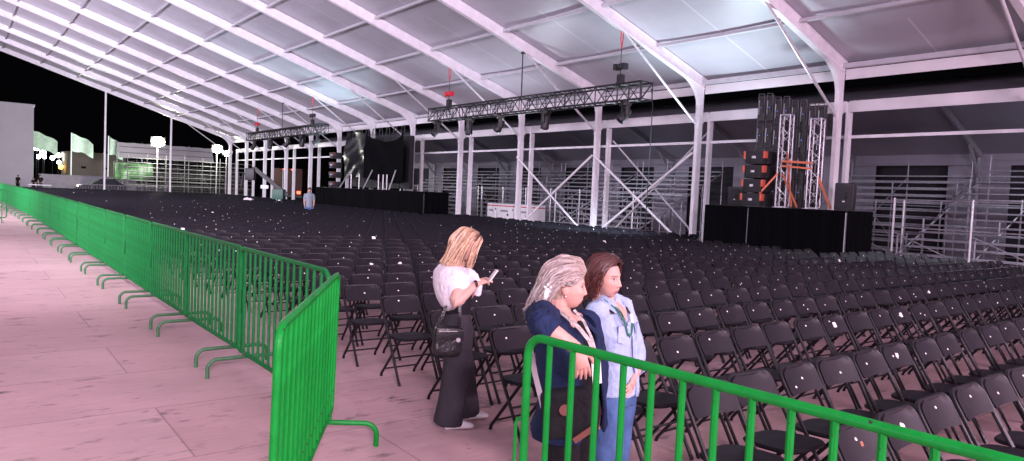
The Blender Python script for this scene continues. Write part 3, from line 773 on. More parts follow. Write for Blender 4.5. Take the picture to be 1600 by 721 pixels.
# far wall under a black tarpaulin
tw = thing('covered_wall', 'tall wall wrapped in a wrinkled shiny black tarpaulin on the far platform', 'covered wall', (19.0, 37.0, HS))
rr = random.Random(3); v = []; f = []; nu, nv = 46, 26
for j in range(nv+1):
    for i in range(nu+1):
        u, w_ = i/nu, j/nv
        y = 4.9-7.5*u; top = 3.35-.35*u-.28*math.sin(PI*min(1, max(0, (u-.25)/.75)))+.18*(u > .97)
        z = .55+.15*math.sin(6*u)+(top-.55)*w_
        fold = (.10 if u > .4 else .20)*noise.noise((u*4+w_*1.6, w_*1.6, 1))+(.02 if u > .4 else .08)*noise.noise((u*8-w_*4, w_*3, 4))
        if u < .38: fold += .10*math.sin(11*(u*1.1+w_*.6))*(1-u/.38)
        v.append((-.15+fold, y, z))
cut = 17
for nm, i0, i1, mm in (('tarpaulin', 0, cut, 'tarp'), ('drape', cut, nu, 'cloth_black')):
    vv = [v[j*(nu+1)+i] for j in range(nv+1) for i in range(i0, i1+1)]; k = i1-i0+1
    MB().add(vv, [(j*k+i, j*k+i+1, (j+1)*k+i+1, (j+1)*k+i) for j in range(nv) for i in range(k-1)]).build(nm, M[mm], tw)
b = MB()
for y in np.linspace(-2.1, 4.4, 7): b.box(.25, .5, y-.5, y+.5, .1, 3.0)
b.build('wall_panels', M['black'], tw)
b = MB()
for y in np.linspace(-2.2, 4.7, 9): b.pipe([(.0, y-.2, 3.1), (.0, y-.15, 3.5), (.0, y+.15, 3.5), (.0, y+.2, 3.1)], .03, 6)
b.build('top_hangers', M['black'], tw)
for y in (3.4, 2.3, -.2, -.75, -1.2): MB().pipe([(-.35, y, 0), (-.35, y, .85)], .036, 8).build('support_post', M['silver'], tw)
for y0_, y1_ in ((4.9, 3.6), (1.6, .7), (-1.6, -2.1)): MB().pipe([(-.4, y0_, .02), (-.3, y1_, 1.1)], .04, 6).build('prop', M['steel'], tw)

# ------------------------------------------------------------------ scaffold bleachers
def bleacher(label, x0, x1, y0, y1, ztop, rows, group, posts_high=True, st='steel', pl='plank'):
    t = thing('bleacher', label, 'bleacher', ((x0+x1)/2, (y0+y1)/2, 0), 0, group); ox, oy = (x0+x1)/2, (y0+y1)/2
    n = max(2, round((y1-y0)/2.1)); rg = random.Random(int(y0*7)); fy = [y0+(y1-y0)*i/n for i in range(n+1)]
    zr = lambda x: .55+(ztop-.55)*(x-x0)/(x1-x0)
    for k in range(rows):
        x = x0+(x1-x0)*k/(rows-1); z = zr(x)
        b = MB(); b.box(x-.12-ox, x+.12-ox, y0-oy, y1-oy, z-.045, z); b.build('bench_board', M[pl], t)
        if k: MB().box(x-.40-ox, x-.15-ox, y0+.01-oy, y1-.01-oy, z-.26, z-.22).build('foot_board', M[pl], t)
    for y in fy:
        for k in range(5):
            x = x0+(x1-x0)*k/4; h = zr(x)+(.55 if k in (0, 4) else .35 if rg.random() < .5 else -.05)
            MB().pipe([(x-ox, y-oy, 0), (x-ox, y-oy, h)], .027, 7).build('post', M[st], t)
        MB().pipe([(x0-ox, y-oy, zr(x0)-.08), (x1-ox, y-oy, ztop-.08)], .024, 6).build('stringer', M[st], t)
        MB().pipe([(x0-ox, y-oy, .15), (x1-ox, y-oy, .15)], .02, 6).build('base_rail', M[st], t)
    if st == 'steel':
        for y in fy: MB().pipe([(x0-.35-ox, y-oy, 0), (x0-.35-ox, y-oy, 2.25)], .034, 7).build('front_post', M['strut'], t)
        for z in (2.2, 1.35): MB().pipe([(x0-.35-ox, y0-oy, z), (x0-.35-ox, y1-oy, z)], .022, 6).build('front_rail', M[st], t)
        for a, c in zip(fy[:-1], fy[1:]): MB().pipe([(x0-.31-ox, a-oy, .3), (x0-.31-ox, c-oy, 1.2)], .018, 6).build('diagonal', M[st], t)
    for k in (0, 2, 4):
        x = x0+(x1-x0)*k/4
        for a, c in zip(fy[:-1], fy[1:]):
            zz = zr(x)-.1
            if rg.random() < .8: MB().pipe([(x-ox+.04, a-oy, .15), (x-ox+.04, c-oy, max(.4, zz*.9))], .018, 6).build('diagonal', M[st], t)
        MB().pipe([(x-ox, y0-oy, zr(x)+(.45 if k != 2 else .15)), (x-ox, y1-oy, zr(x)+(.45 if k != 2 else .15))], .02, 6).build('guard_rail', M[st], t)
        MB().pipe([(x-ox-.05, y0-oy, .35), (x-ox-.05, y1-oy, .35)], .018, 6).build('low_rail', M[st], t)
    return t
GBL = 'steel scaffold bleachers behind the columns'
bleacher('bare steel scaffold bleacher nearest the viewer, behind the end column', 23.2, 30.2, -3.5, 3.6, 3.5, 14, GBL)
bleacher('bare steel scaffold bleacher just past the end column of the near platform', 23.2, 30.2, 3.9, 10.4, 3.5, 14, GBL)
bleacher('bare steel scaffold bleacher standing behind the near speaker platform', 25.2, 30.2, 11.0, 15.6, 3.3, 11, GBL)
bleacher('bare steel scaffold bleacher behind the crossed wind braces', 24.2, 30.2, 22.2, 27.5, 3.45, 13, GBL)
bleacher('bare steel scaffold bleacher behind the white cabinets', 24.2, 30.2, 27.9, 34.0, 3.45, 13, GBL)
bleacher('bare steel scaffold bleacher just right of the tarpaulin covered wall', 24.2, 30.2, 34.4, 41.0, 3.45, 13, GBL)
bleacher('bare steel scaffold bleacher half hidden behind the tarpaulin covered wall', 24.2, 30.2, 41.4, 48.5, 3.45, 13, GBL)
fb = bleacher('far scaffold bleacher outside the open tent end, below a white canopy', 0, 7, 0, 12.5, 3.3, 9, None, st='steel_dark', pl='steel_dark')
fb.location = (19.3, 84.0, 0); fb.rotation_euler = (0, 0, PI/2)
# ------------------------------------------------------------------ beyond the tent and along its side
t = thing('white_building', 'plain white rendered building outside the open tent end', 'building', (-6, 103, 0))
e = BP(53, 170, 95).x+6
MB().box(-12, e, -8, 8, 0, 9.2).build('wall', M['bwhite'], t)
MB().box(-12.1, e+.1, -8.1, 8.1, 9.2, 9.4).build('parapet', M['bwhite'], t)
MB().box(-1.6+4.2, -1.6+6.15+.45, -8.06, -8.0, 0, 3.9).build('door', M['brick'], t)
MB().box(-1.6+4.1, -1.6+6.75, -8.1, -8.061, 3.9, 4.15).build('door_lintel', M['bwhite'], t)
t = thing('beige_building', 'low beige rendered building with small dark vents beyond the flags', 'building', (BP(152, 270, 118).x, 122, 0))
MB().box(-3.6, 3.6, -4, 4, 0, 5.0).build('wall', M['bbeige'], t)
MB().box(-3.75, 3.75, -4.15, 4.15, 5.0, 5.2).build('roof', M['bbeige'], t)
for x in (-2.0, .9): MB().box(x, x+.6, -4.03, -4.0, 2.9, 3.2).build('vent', M['dark'], t)
def flag(label, px, y, ytop, L, ph):
    p = BP(px, ytop, y); t = thing('flagpole', label, 'flag', (p.x, y, 0), 0, 'pale flags on poles outside')
    MB().pipe([(0, 0, 0), (0, 0, p.z+.1)], .07, 8).build('pole', M['white'], t)
    v = []; f = []; n = 18
    for i in range(n+1):
        u = i/n
        for j in range(9):
            w = j/8; v.append((.07+u*L, .22*math.sin(u*7+ph+w)*u**.6, p.z-.05-w*(2.1-.35*u)-.75*u*u-.35*u+.08*math.sin(u*9+w*2+ph)))
    for i in range(n):
        for j in range(8): f.append((i*9+j, i*9+j+1, i*9+j+10, i*9+j+9))
    MB().add(v, f).build('flag', M['flag'], t)
flag('pale green flag whose pole hides behind the white building', 52, 107, 205, 2.5, 0)
flag('pale green flag flying from the tall white pole beside the beige building', 112, 104, 209, 2.3, 1.2)
flag('pale green flag nearest the far bleacher, half hidden by the tent post', 170, 101, 214, 1.5, 2.2)
for i, (px, py, y, k) in enumerate(((57, 232, 130, 0), (67, 239, 126, 0), (60, 245, 134, 0), (69, 245, 138, 0), (82, 247, 132, 0), (91, 243, 124, 0), (107, 250, 136, 0), (92, 254, 140, 0), (111, 262, 125, 0), (95, 261, 122, 1))):
    p = BP(px, py, y); t = thing('street_lamp', f'lit street lamp, {ORD[i+1]} of the distant cluster counted from the white building' if k == 0 else 'low amber lamp glowing among the distant white street lamps', 'lamp', (p.x, y, 0), 0, 'distant lit street lamps')
    MB().pipe([(0, 0, 0), (0, 0, p.z-.3)], .06, 6).build('post', M['tube'], t)
    MB().ball((0, 0, p.z), .42 if i in (0, 1, 5) else .3, .42 if i in (0, 1, 5) else .3, .34, 12, 8).build('globe', M['lamp_amber' if k else 'lamp_small'], t)
t = thing('concrete_wall', 'low grey concrete wall between the white building and the dark car', 'wall', (11.0, 90, 0))
MB().cbox(-4.6, 4.6, -.15, .15, 0, 1.75, .02).build('wall', M['concrete'], t); MB().cbox(-4.65, 4.65, -.2, .2, 1.75, 1.86, .02).build('coping', M['concrete'], t)
# dark parked car
cp = BP(157, 290, 80); t = thing('parked_car', 'dark parked car with a sloping roof outside the tent end', 'car', (cp.x, 80, 0), 0)
prof = [(-2.1, .35), (-2.1, .75), (-1.9, .95), (-.9, 1.08), (-.1, 1.62), (1.1, 1.66), (1.75, 1.2), (2.1, 1.05), (2.15, .4)]
n = len(prof); v = [(x, yy*(.88 if z > 1.1 else 1), z) for yy in (-.85, .85) for x, z in prof]
MB().add(v, [tuple(range(n-1, -1, -1)), tuple(range(n, 2*n))]+[(i, (i+1) % n, n+(i+1) % n, n+i) for i in range(n)]).build('body', M['car'], t)
MB().add([(-.55, -.80, 1.12), (.05, -.77, 1.56), (1.05, -.77, 1.58), (1.5, -.8, 1.2)], [(0, 1, 2, 3)]).build('side_window', M['glass'], t)
for x in (-1.35, 1.35):
    for y in (-.84, .84): MB().pipe([(x, y-.1, .33), (x, y+.1, .33)], .33, 16).build('wheel', M['tube'], t)
MB().box(-2.13, -2.08, -.75, -.5, .78, .92).build('tail_light', M['red'], t); MB().box(-2.13, -2.08, .5, .75, .78, .92).build('tail_light', M['red'], t)
# grey barriers at the tent end
t = thing('steel_fence', 'row of grey steel barriers closing the far tent end', 'fence', (10.2, 73.4, 0)); b = MB()
for k in range(5): MB().pipe([(-5.2+2.08*k, 0, .05), (-5.2+2.08*k, 0, 1.1), (-3.2+2.08*k, 0, 1.1), (-3.2+2.08*k, 0, .2), (-5.2+2.08*k, 0, .2)], .02, 6).build('frame', M['steel'], t)
for k in range(86): b.pipe([(-5.15+.12*k, 0, .2), (-5.15+.12*k, 0, 1.1)], .01, 4)
b.build('bars', M['steel'], t)
# canopy, screen and flood lights over the far bleacher
a, c = BP(184, 222, 92), BP(331, 229, 92)
t = thing('white_canopy', 'long pale sheet canopy stretched over the far bleacher', 'canopy', ((a.x+c.x)/2, 92, 0)); hw = (c.x-a.x)/2
v = []; f = []
for i in range(25):
    for j in range(5): v.append((-hw+2*hw*i/24, -.9*j/4*1.2+.06*math.sin(i*1.3+j), 5.85-1.75*j/4-.05*math.sin(i*PI/4)**2))
for i in range(24):
    for j in range(4): f.append((i*5+j, i*5+j+1, i*5+j+6, i*5+j+5))
MB().add(v, f).build('sheet', M['valance'], t)
for i in range(5): MB().pipe([(-hw+2*hw*i/4, .1, 0), (-hw+2*hw*i/4, .1, 5.9)], .05, 6).build('post', M['steel'], t)
for z in (5.4, 4.75): MB().pipe([(-hw, -1.3+.24*(z-4), z-.05), (hw, -1.3+.24*(z-4), z-.05)], .025, 5).build('rail', M['steel'], t)
a, c = BP(188, 254, 83), BP(232, 281, 83)
t = thing('led_screen', 'glowing green screen behind the far bleacher rails', 'screen', ((a.x+c.x)/2+.3, 85.0, 0))
MB().box(-1.9, 1.9, 0, .2, 1.6, 3.5).build('casing', M['black'], t); MB().box(-1.8, 1.8, -.03, -.003, 1.7, 3.4).build('display', M['screen_green'], t)
for i, (px, py, r_) in enumerate(((247, 222, .62), (340, 233, .52), (355, 240, .36))):
    p = BP(px, py, 80 if i < 2 else 78); t = thing('flood_light', ['large lit flood lamp on a pole above the white canopy', 'lit flood lamp on a pole at the canopy end near the last column', 'smaller lit flood lamp closest to the last tent column'][i], 'flood light', (p.x, p.y, 0), 0, 'lit flood lamps beyond the tent')
    MB().pipe([(0, .2, 0), (0, .2, p.z)], .06, 6).build('pole', M['steel'], t)
    MB().cbox(-r_-.05, r_+.05, .02, .2, p.z-r_*.8, p.z+r_*.8, .03).build('housing', M['black'], t)
    MB().ball((0, 0, p.z), r_, .12, r_*.8, 16, 10).build('lamp', M['lamp'], t)  # widened so that the glare is part of the lamp's shape
for k, z in enumerate((1.15, 1.6, 2.05, 2.5, 2.95, 3.4, 3.85)):
    MB().pipe([(-3.55, -6.2, z), (-3.55, 6.2, z)], .05, 6).build('front_rail', M['steel_dark'], fb)
for y in np.linspace(-6.2, 6.2, 8): MB().pipe([(-3.58, y, 0), (-3.58, y, 4.3)], .04, 6).build('front_post', M['steel_dark'], fb)
# truck with red lights behind the far columns
tp = FWD*77+RGT*((447-800)/FPX*77); t = thing('box_truck', 'dark red box truck with glowing tail lights behind the far columns', 'truck', (tp.x, tp.y, 0), -YAW)
MB().cbox(-1.55, 1.55, 0, 6.5, .75, 3.6, .04).build('box_body', M['brick'], t)
for x in (-.52, .52): MB().box(x-.04, x+.04, -.04, -.002, .8, 3.5).build('door_bar', M['steel'], t)
MB().box(-1.6, 1.6, -.1, .02, .55, .74).build('bumper', M['black'], t)
for x in (-1.25, 1.25):
    MB().cbox(x-.20, x+.20, -.16, -.101, .92, 1.22, .02).build('tail_light', M['red_led'], t)
    MB().cbox(x*.35-.08, x*.35+.08, -.12, -.03, 3.45, 3.55, .02).build('marker_light', M['red_led'], t)
    MB().pipe([(x-.15, .9, .5), (x+.15, .9, .5)], .5, 16).build('wheel', M['tube'], t)
# camera crane
cp = Q(430, 300, 42); t = thing('camera_crane', 'camera crane with a sloping black arm and round weight far down the hall', 'camera crane', (cp.x, cp.y, 0), -YAW)
MB().bar((-1.3, 0, 2.75), (.75, 0, 1.2), .16, .22).build('arm', M['black'], t)
MB().pipe([(.25, -.14, 1.08), (.25, .14, 1.08)], .21, 22).build('counterweight', M['white'], t)
MB().pipe([(.25, -.16, 1.08), (.25, -.141, 1.08)], .10, 16).build('weight_hub', M['red'], t)
MB().cbox(-.1, .55, -.3, .3, .95, 1.55, .05).build('control_desk', M['crane_green'], t)
for x in (-.3, .7): MB().pipe([(.35, 0, 1.2), (x, -.5, 0)], .04, 6).build('tripod_leg', M['black'], t)
MB().pipe([(.35, 0, 1.2), (.3, .6, 0)], .04, 6).build('tripod_leg', M['black'], t)
MB().cbox(-1.75, -1.2, -.2, .2, 2.0, 2.7, .06).pipe([(-1.3, 0, 2.75), (-1.9, 0, 2.3), (-2.0, 0, 1.6)], .06, 6).build('camera_head', M['black'], t)
MB().cbox(-.85, -.40, -.05, .05, 1.55, 1.75, .02).build('monitor', M['white'], t)
# white bundle on the chairs
p = Q(388, 311, 46); b = MB(); v = []
me = MB().loft([(Vector((p.x, p.y, .46)), RGT, .34, .3), (Vector((p.x, p.y, .60)), RGT, .38, .33), (Vector((p.x+.02, p.y, .76)), RGT, .33, .27), (Vector((p.x-.03, p.y, .86)), RGT, .22, .18), (Vector((p.x, p.y, .90)), RGT, .08, .07)], 18).mesh('cloth_bundle')
me = voxel(me, .03, 1)
for q in me.vertices: q.co += q.normal*.06*noise.noise(q.co*5)
tag(obj('cloth_bundle', me, M['shawl']), 'white cloth bundle lying on the far chairs before the camera crane', 'bundle')
# white cabinets behind the columns
for i, (pa, pb, lab) in enumerate(((762, 776.5, 'white metal cabinet with a red top band, leftmost beyond the column'), (777.5, 803, 'white metal cabinet with a dark display and red band beside the column'), (804, 834, 'white metal cabinet with a red band half hidden by two columns'))):
    a, c = XP(pa, 309, 22.4), XP(pb, 309, 22.4); t = thing('metal_cabinet', lab, 'cabinet', (22.4, (a.y+c.y)/2, 0), -PI/2, 'white cabinets behind the columns'); hw = abs(a.y-c.y)/2-.01
    MB().cbox(-hw, hw, 0, .8, .28, 1.34, .015).build('body', M['white'], t); MB().box(-hw-.004, hw+.004, -.004, .804, 1.20, 1.25).build('stripe', M['red'], t)
    MB().box(-hw+.1, hw-.1, .05, .75, 0, .28).build('plinth', M['dark'], t)
    MB().cbox(-hw*.55, hw*.35, -.012, -.001, .92, 1.03, .003).build('display', M['steel'], t)
    if i: MB().pipe([(hw*.35, -.02, .78), (hw*.35, 0, .78)], .06, 12).build('knob', M['tube'], t)
    for z in (.5, 1.0): MB().box(hw-.07, hw-.02, -.02, -.001, z, z+.09).build('hinge', M['tube'], t)
tb = BP(62, 291, 66); t = thing('folding_table', 'white folding table where the dark group sits at the tent end', 'table', (tb.x, 66, 0))
MB().cbox(-.75, .75, -.35, .35, .95, 1.0, .01).build('tabletop', M['white'], t)
for x in (-.65, .65): MB().pipe([(x, -.25, 0), (x, 0, .95)], .02, 6).pipe([(x, .25, 0), (x, 0, .95)], .02, 6).build('leg', M['steel'], t)
# ------------------------------------------------------------------ people
def frame(fwd, pitch=0, roll=0):
    f = Vector((fwd.x, fwd.y, 0)).normalized(); r = f.cross(UPZ); 
    f2 = f*math.cos(pitch)-UPZ*math.sin(pitch); u2 = f*math.sin(pitch)+UPZ*math.cos(pitch)
    r3 = r*math.cos(roll)+u2*math.sin(roll); u3 = -r*math.sin(roll)+u2*math.cos(roll)
    return Matrix((r3, f2, u3)).transposed()
def head_solid(mb, o, R, s=1, chin=0, nose=1):
    n, m = 72, 60; v = []; f = []
    g = lambda a, b: math.exp(-(a/b)**2)
    for i in range(m+1):
        e = PI*i/m
        for j in range(n):
            a = 2*PI*j/n; d = (math.sin(e)*math.sin(a), math.sin(e)*math.cos(a), math.cos(e))
            lf = max(0, -d[2])*max(0, d[1]+.15); p = 2.05+1.0*min(1, lf*2.2)
            k = (abs(d[0])**p+abs(d[1])**p+abs(d[2])**p)**(-1/p)
            x, y, z = d[0]*k*.0735, d[1]*k*.095, d[2]*k*.114
            t = max(0, -z/.114)
            x *= 1-.34*t**1.7
            if y < 0: y *= (1-.42*t) ; x *= 1
            if y < 0 and z > 0: y *= 1.05
            if d[1] > 0:
                fr = min(1, d[1]*2.2); ax = abs(x); dy = 0
                ramp = min(1, max(0, (.012-z)/.046)); ramp *= 1 if z > -.036 else g(z+.036, .0065)
                dy += nose*.0235*g(x, .0105)*ramp+.007*g(ax-.011, .006)*g(z+.036, .007)
                dy -= .0095*g(ax-.031, .014)*g(z-.002, .011); dy += .005*g(ax-.031, .009)*g(z+.001, .006)
                dy += .0045*g(ax-.028, .02)*g(z-.021, .007)+.006*g(ax-.042, .018)*g(z+.030, .018)
                dy += .0075*g(x, .021)*g(z+.066, .0075)+.006*g(x, .018)*g(z+.078, .006)-.005*g(x, .024)*g(z+.0718, .0026)
                dy -= .004*g(x, .02)*g(z+.089, .005); dy += .006*g(x, .018)*g(z+.103, .011)
                y += dy*fr
            v.append(o+R @ (Vector((x, y, z))*s))
    for i in range(m):
        for j in range(n): f.append((i*n+j, (i+1)*n+j, (i+1)*n+(j+1) % n, i*n+(j+1) % n))
    mb.add(v, f)
    for sx in (-1, 1): mb.ball(o+R @ (Vector((sx*.072, -.010, -.014))*s), .009*s, .019*s, .030*s, 12, 8, R.to_4x4() @ Matrix.Rotation(.25, 4, 'X'))
def limb(mb, pts, rad, n=14):
    """round limb through joints, resampled so that bends stay soft"""
    P = [Vector(p) for p in pts]; out = []; rr = []
    for i in range(len(P)-1):
        p0 = P[max(i-1, 0)]; p1 = P[i]; p2 = P[i+1]; p3 = P[min(i+2, len(P)-1)]
        for k in range(6):
            t = k/6; h = lambda a, b, c, d: .5*((2*b)+(-a+c)*t+(2*a-5*b+4*c-d)*t*t+(-a+3*b-3*c+d)*t**3)
            cr = Vector([h(*q) for q in zip(p0, p1, p2, p3)]); out.append(cr*.55+(p1.lerp(p2, t))*.45); rr.append(rad[i]+(rad[i+1]-rad[i])*t)
    out.append(P[-1]); rr.append(rad[-1]); mb.pipe(out, rr, n)
def hand(mb, wrist, d, up, thumb_side, curl=.35, s=1):
    """d: direction of the fingers, up: back of the hand, thumb_side: +1/-1 along d x up"""
    d = d.normalized(); up = (up-d*up.dot(d)).normalized(); sd = d.cross(up)*thumb_side
    mb.loft([(wrist-d*.02*s, sd, .025*s, .019*s), (wrist+d*.015*s, sd, .030*s, .017*s), (wrist+d*.05*s, sd, .037*s, .0155*s), (wrist+d*.082*s, sd, .037*s, .013*s)], 14)
    for k, (off, L, sp) in enumerate(((.0285, .070, .10), (.0100, .080, .02), (-.0090, .074, -.05), (-.0275, .058, -.14))):
        p = wrist+d*.074*s+sd*off*s; dirn = (d+sd*sp).normalized(); c = curl*(1+.15*k); pts = [p-dirn*.02*s, p]
        for sg, fr in ((1, .44), (2, .31), (3, .25)):
            a = c*sg*.75; pts.append(pts[-1]+(dirn*math.cos(a)-up*math.sin(a))*L*fr*s)
        mb.pipe(pts, [.0088*s, .0090*s, .0084*s, .0076*s, .0058*s], 9)
    p = wrist+d*.018*s+sd*.026*s; td = (d*.62+sd*.72-up*.25).normalized(); q = p+td*.035*s; q2 = q+(d*.85+sd*.35-up*.35).normalized()*.032*s; q3 = q2+(d*.95+sd*.1-up*.35).normalized()*.024*s
    mb.pipe([p-td*.012*s, p, q, q2, q3], [.013*s, .0135*s, .0112*s, .0098*s, .0068*s], 9)
def tint(me, o, R, s, skin, lips=(.40, .12, .12), brow=(.10, .05, .035), scalp=(.1, .06, .04), hairline=(.052, .055), age=0):
    n = len(me.vertices); co = np.empty(n*3, np.float32); me.vertices.foreach_get('co', co); co = co.reshape(-1, 3)
    Ri = np.array(R.transposed()); L = ((co-np.array(o)) @ Ri.T)/s; x, y, z = L[:, 0], L[:, 1], L[:, 2]; ax = np.abs(x)
    c = np.tile(np.array([*skin, 1], np.float32), (n, 1)); inh = (np.abs(z) < .15) & (ax < .1) & (np.abs(y) < .14)
    def mix(wt, col): wt = np.clip(wt, 0, 1)[:, None]; c[:, :3] = c[:, :3]*(1-wt)+np.array(col)*wt
    front = inh & (y > .03); G = lambda a, b: np.exp(-(a/b)**2)
    mix(front*(.30*G(ax-.045, .02)*G(z+.035, .018)+.25*G(x, .012)*G(z+.035, .012)), (skin[0]*.95, skin[1]*.62, skin[2]*.62))
    mix(front*np.clip(1.5*G(x, .020)*(G(z+.0665, .0055)+G(z+.077, .0055)), 0, 1), lips)
    mix(front*G(x, .023)*G(z+.0718, .0018)*.9, (.13, .035, .035))
    ev = (ax-.031)/.0135; curve = .0045*(1-ev**2)
    eye = front & (np.abs(ev) < 1) & (z < curve*1.25) & (z > -curve*1.0)
    mix(eye*1.0, (.62, .57, .55)); mix((eye & ((ax-.031)**2+z**2 < .0050**2))*1.0, (.025, .014, .010))
    mix(front*(np.abs(ev) < 1.15)*G(z-curve*1.25-.0008, .0022)*.95, (.035, .02, .016)); mix(front*(np.abs(ev) < 1)*G(z+curve, .0016)*.45, (.14, .07, .05))
    mix(front*(np.abs(ax-.030) < .019)*G(z-.0205+.10*(ax-.03)**2/.02, .0032)*.85, brow)
    mix(front*.35*G(ax-.031, .016)*G(z+.012, .006), (skin[0]*.62, skin[1]*.5, skin[2]*.5))
    if age: mix(front*.5*G(ax-(.022+(-.045-z)*.35), .0025)*((z < -.04) & (z > -.075)), (skin[0]*.6, skin[1]*.5, skin[2]*.5))
    mix(inh*((z > hairline[0]+.9*(hairline[1]-y)*0+.04*(y > 2)) & (y < .2) & (z > hairline[0]+.35*np.clip(y-hairline[1]+.02, 0, 1)) | (inh & (y < -.02) & (z > -.07) & ~((ax > .062) & (z < .02) & (y > -.035))))*1.0, scalp)
    at = me.color_attributes.new('tint', 'FLOAT_COLOR', 'POINT'); at.data.foreach_set('color', c.ravel())
def wrinkle(me, amp, sc, seed=0, vert=1.0):
    for q in me.vertices:
        p = q.co; d = noise.noise((p.x*sc+seed, p.y*sc, p.z*sc*vert))+.5*noise.noise((p.x*sc*2.3, p.y*sc*2.3+seed, p.z*sc*2.3*vert))
        q.co = p+q.normal*d*amp
    me.update()
def cloth_obj(nm, mb, m, parent, vx=.008, amp=.004, sc=12, seed=0, vert=1., sm=3):
    me = voxel(mb.mesh(nm), vx, sm); wrinkle(me, amp, sc, seed, vert); me.name = nm; return obj(nm, me, M[m], parent)
def hair(parent, o, R, s, fams, cols, rng, root_dark=None, wave=.0, rad=.0075):
    b = MB(); cs = []
    for (A, B, cnt, both) in fams:
        for k in range(cnt):
            for sx in ((1, -1) if both else (1,)):
                u = rng.random(); jit = [Vector((rng.gauss(0, .0022), rng.gauss(0, .0022), rng.gauss(0, .003)))*(1+.45*i) for i in range(len(A))]
                off = 1+rng.uniform(-.015, .075)
                pts = []
                for i, (p, q) in enumerate(zip(A, B)):
                    P = Vector(p).lerp(Vector(q), u); P = Vector((P.x*off, P.y*off, P.z*(off if P.z > 0 else 1)))+jit[i]; P.x *= sx; pts.append(P)
                fine = []; K = len(pts)
                for i in range(K-1):
                    p0, p1, p2, p3 = pts[max(i-1, 0)], pts[i], pts[i+1], pts[min(i+2, K-1)]
                    for t in (0, .25, .5, .75):
                        h = lambda a, b_, c, d: .5*((2*b_)+(-a+c)*t+(2*a-5*b_+4*c-d)*t*t+(-a+3*b_-3*c+d)*t**3)
                        fine.append(Vector([h(*z) for z in zip(p0, p1, p2, p3)]))
                fine.append(pts[-1]); N = len(fine); ph = rng.uniform(0, 6)
                if wave:
                    for i in range(N): w_ = wave*(i/N)**1.3; fine[i] += Vector((w_*math.sin(ph+i*.95), w_*math.cos(ph*1.3+i*.9), 0))
                r0 = rad*rng.uniform(.7, 1.25); n0 = len(b.v)
                b.pipe([o+R @ (p*s) for p in fine], [r0*s*(.55 if i == 0 else 1-.62*(i/(N-1))**2.2) for i in range(N)], 6)
                base = Vector(cols[min(len(cols)-1, int(rng.random()**1.0*len(cols)))])*rng.uniform(.82, 1.18)
                for i in range(N):
                    c = base.copy()
                    if root_dark: tt = max(0, 1-i/N*3.2); c = c.lerp(Vector(root_dark), tt*.85)
                    cs += [(c.x, c.y, c.z, 1)]*6
                assert len(b.v)-n0 == 6*N
    me = b.mesh('hair'); at = me.color_attributes.new('tint', 'FLOAT_COLOR', 'POINT'); at.data.foreach_set('color', np.array(cs, np.float32).ravel())
    return obj('hair', me, M['hair'], parent)
def cshell(rings, f, gap, th=.012, n=30):
    """open-fronted garment: rings (centre, side, ra, rb, gap half angle); front direction f"""
    b = MB(); k = len(rings); ff = []
    v = []
    for (c, side, ra, rb, gp) in rings:
        side = Vector(side).normalized(); fr = Vector(f)-side*Vector(f).dot(side); fr.normalize()
        for off in (0, -th):
            for j in range(n+1):
                a = PI/2+gp+(2*PI-2*gp)*j/n; v.append(Vector(c)+side*(ra+off)*math.cos(a)+fr*(rb+off)*math.sin(a))
    W = 2*(n+1)
    for i in range(k-1):
        for j in range(n):
            a = i*W+j; ff.append((a, a+1, a+W+1, a+W)); a += n+1; ff.append((a, a+W, a+W+1, a+1))
        for j in (0, n): a = i*W+j; q = a+n+1; ff.append((a, a+W, q+W, q) if j == 0 else (a, q, q+W, a+W))
    for i in (0, k-1):
        for j in range(n): a = i*W+j; ff.append((a, a+n+1, a+n+2, a+1) if i == 0 else (a, a+1, a+n+2, a+n+1))
    return b.add(v, ff)
def ribbon(pts, w, nrm, th=.003):
    b = MB(); P = [Vector(p) for p in pts]; v = []; f = []
    for i, p in enumerate(P):
        t = (P[min(i+1, len(P)-1)]-P[max(i-1, 0)]).normalized(); nn = Vector(nrm[i] if isinstance(nrm, list) else nrm); sd = t.cross(nn).normalized(); nn = sd.cross(t).normalized()
        v += [p-sd*w/2, p+sd*w/2, p+sd*w/2+nn*th, p-sd*w/2+nn*th]
    for i in range(len(P)-1):
        for j in range(4): f.append((i*4+j, i*4+(j+1) % 4, i*4+4+(j+1) % 4, i*4+4+j))
    f += [(3, 2, 1, 0), tuple((len(P)-1)*4+j for j in range(4))]
    return b.add(v, f)
def shoe(mb, heel, d, L=.235, w=.042):
    d = d.normalized(); s = d.cross(UPZ); z = lambda t, h: heel+d*t*L+UPZ*h
    mb.loft([(z(0, .032), s, .022, .028), (z(.06, .038), s, w*.82, .037), (z(.30, .044), s, w*.85, .042), (z(.55, .036), s, w*1.02, .034), (z(.80, .027), s, w*1.05, .025), (z(.95, .021), s, w*.75, .018), (z(1.0, .018), s, w*.3, .010)], 16)
PB = lambda x: Vector(x)
def down(p, z): return Vector((p.x, p.y, z))

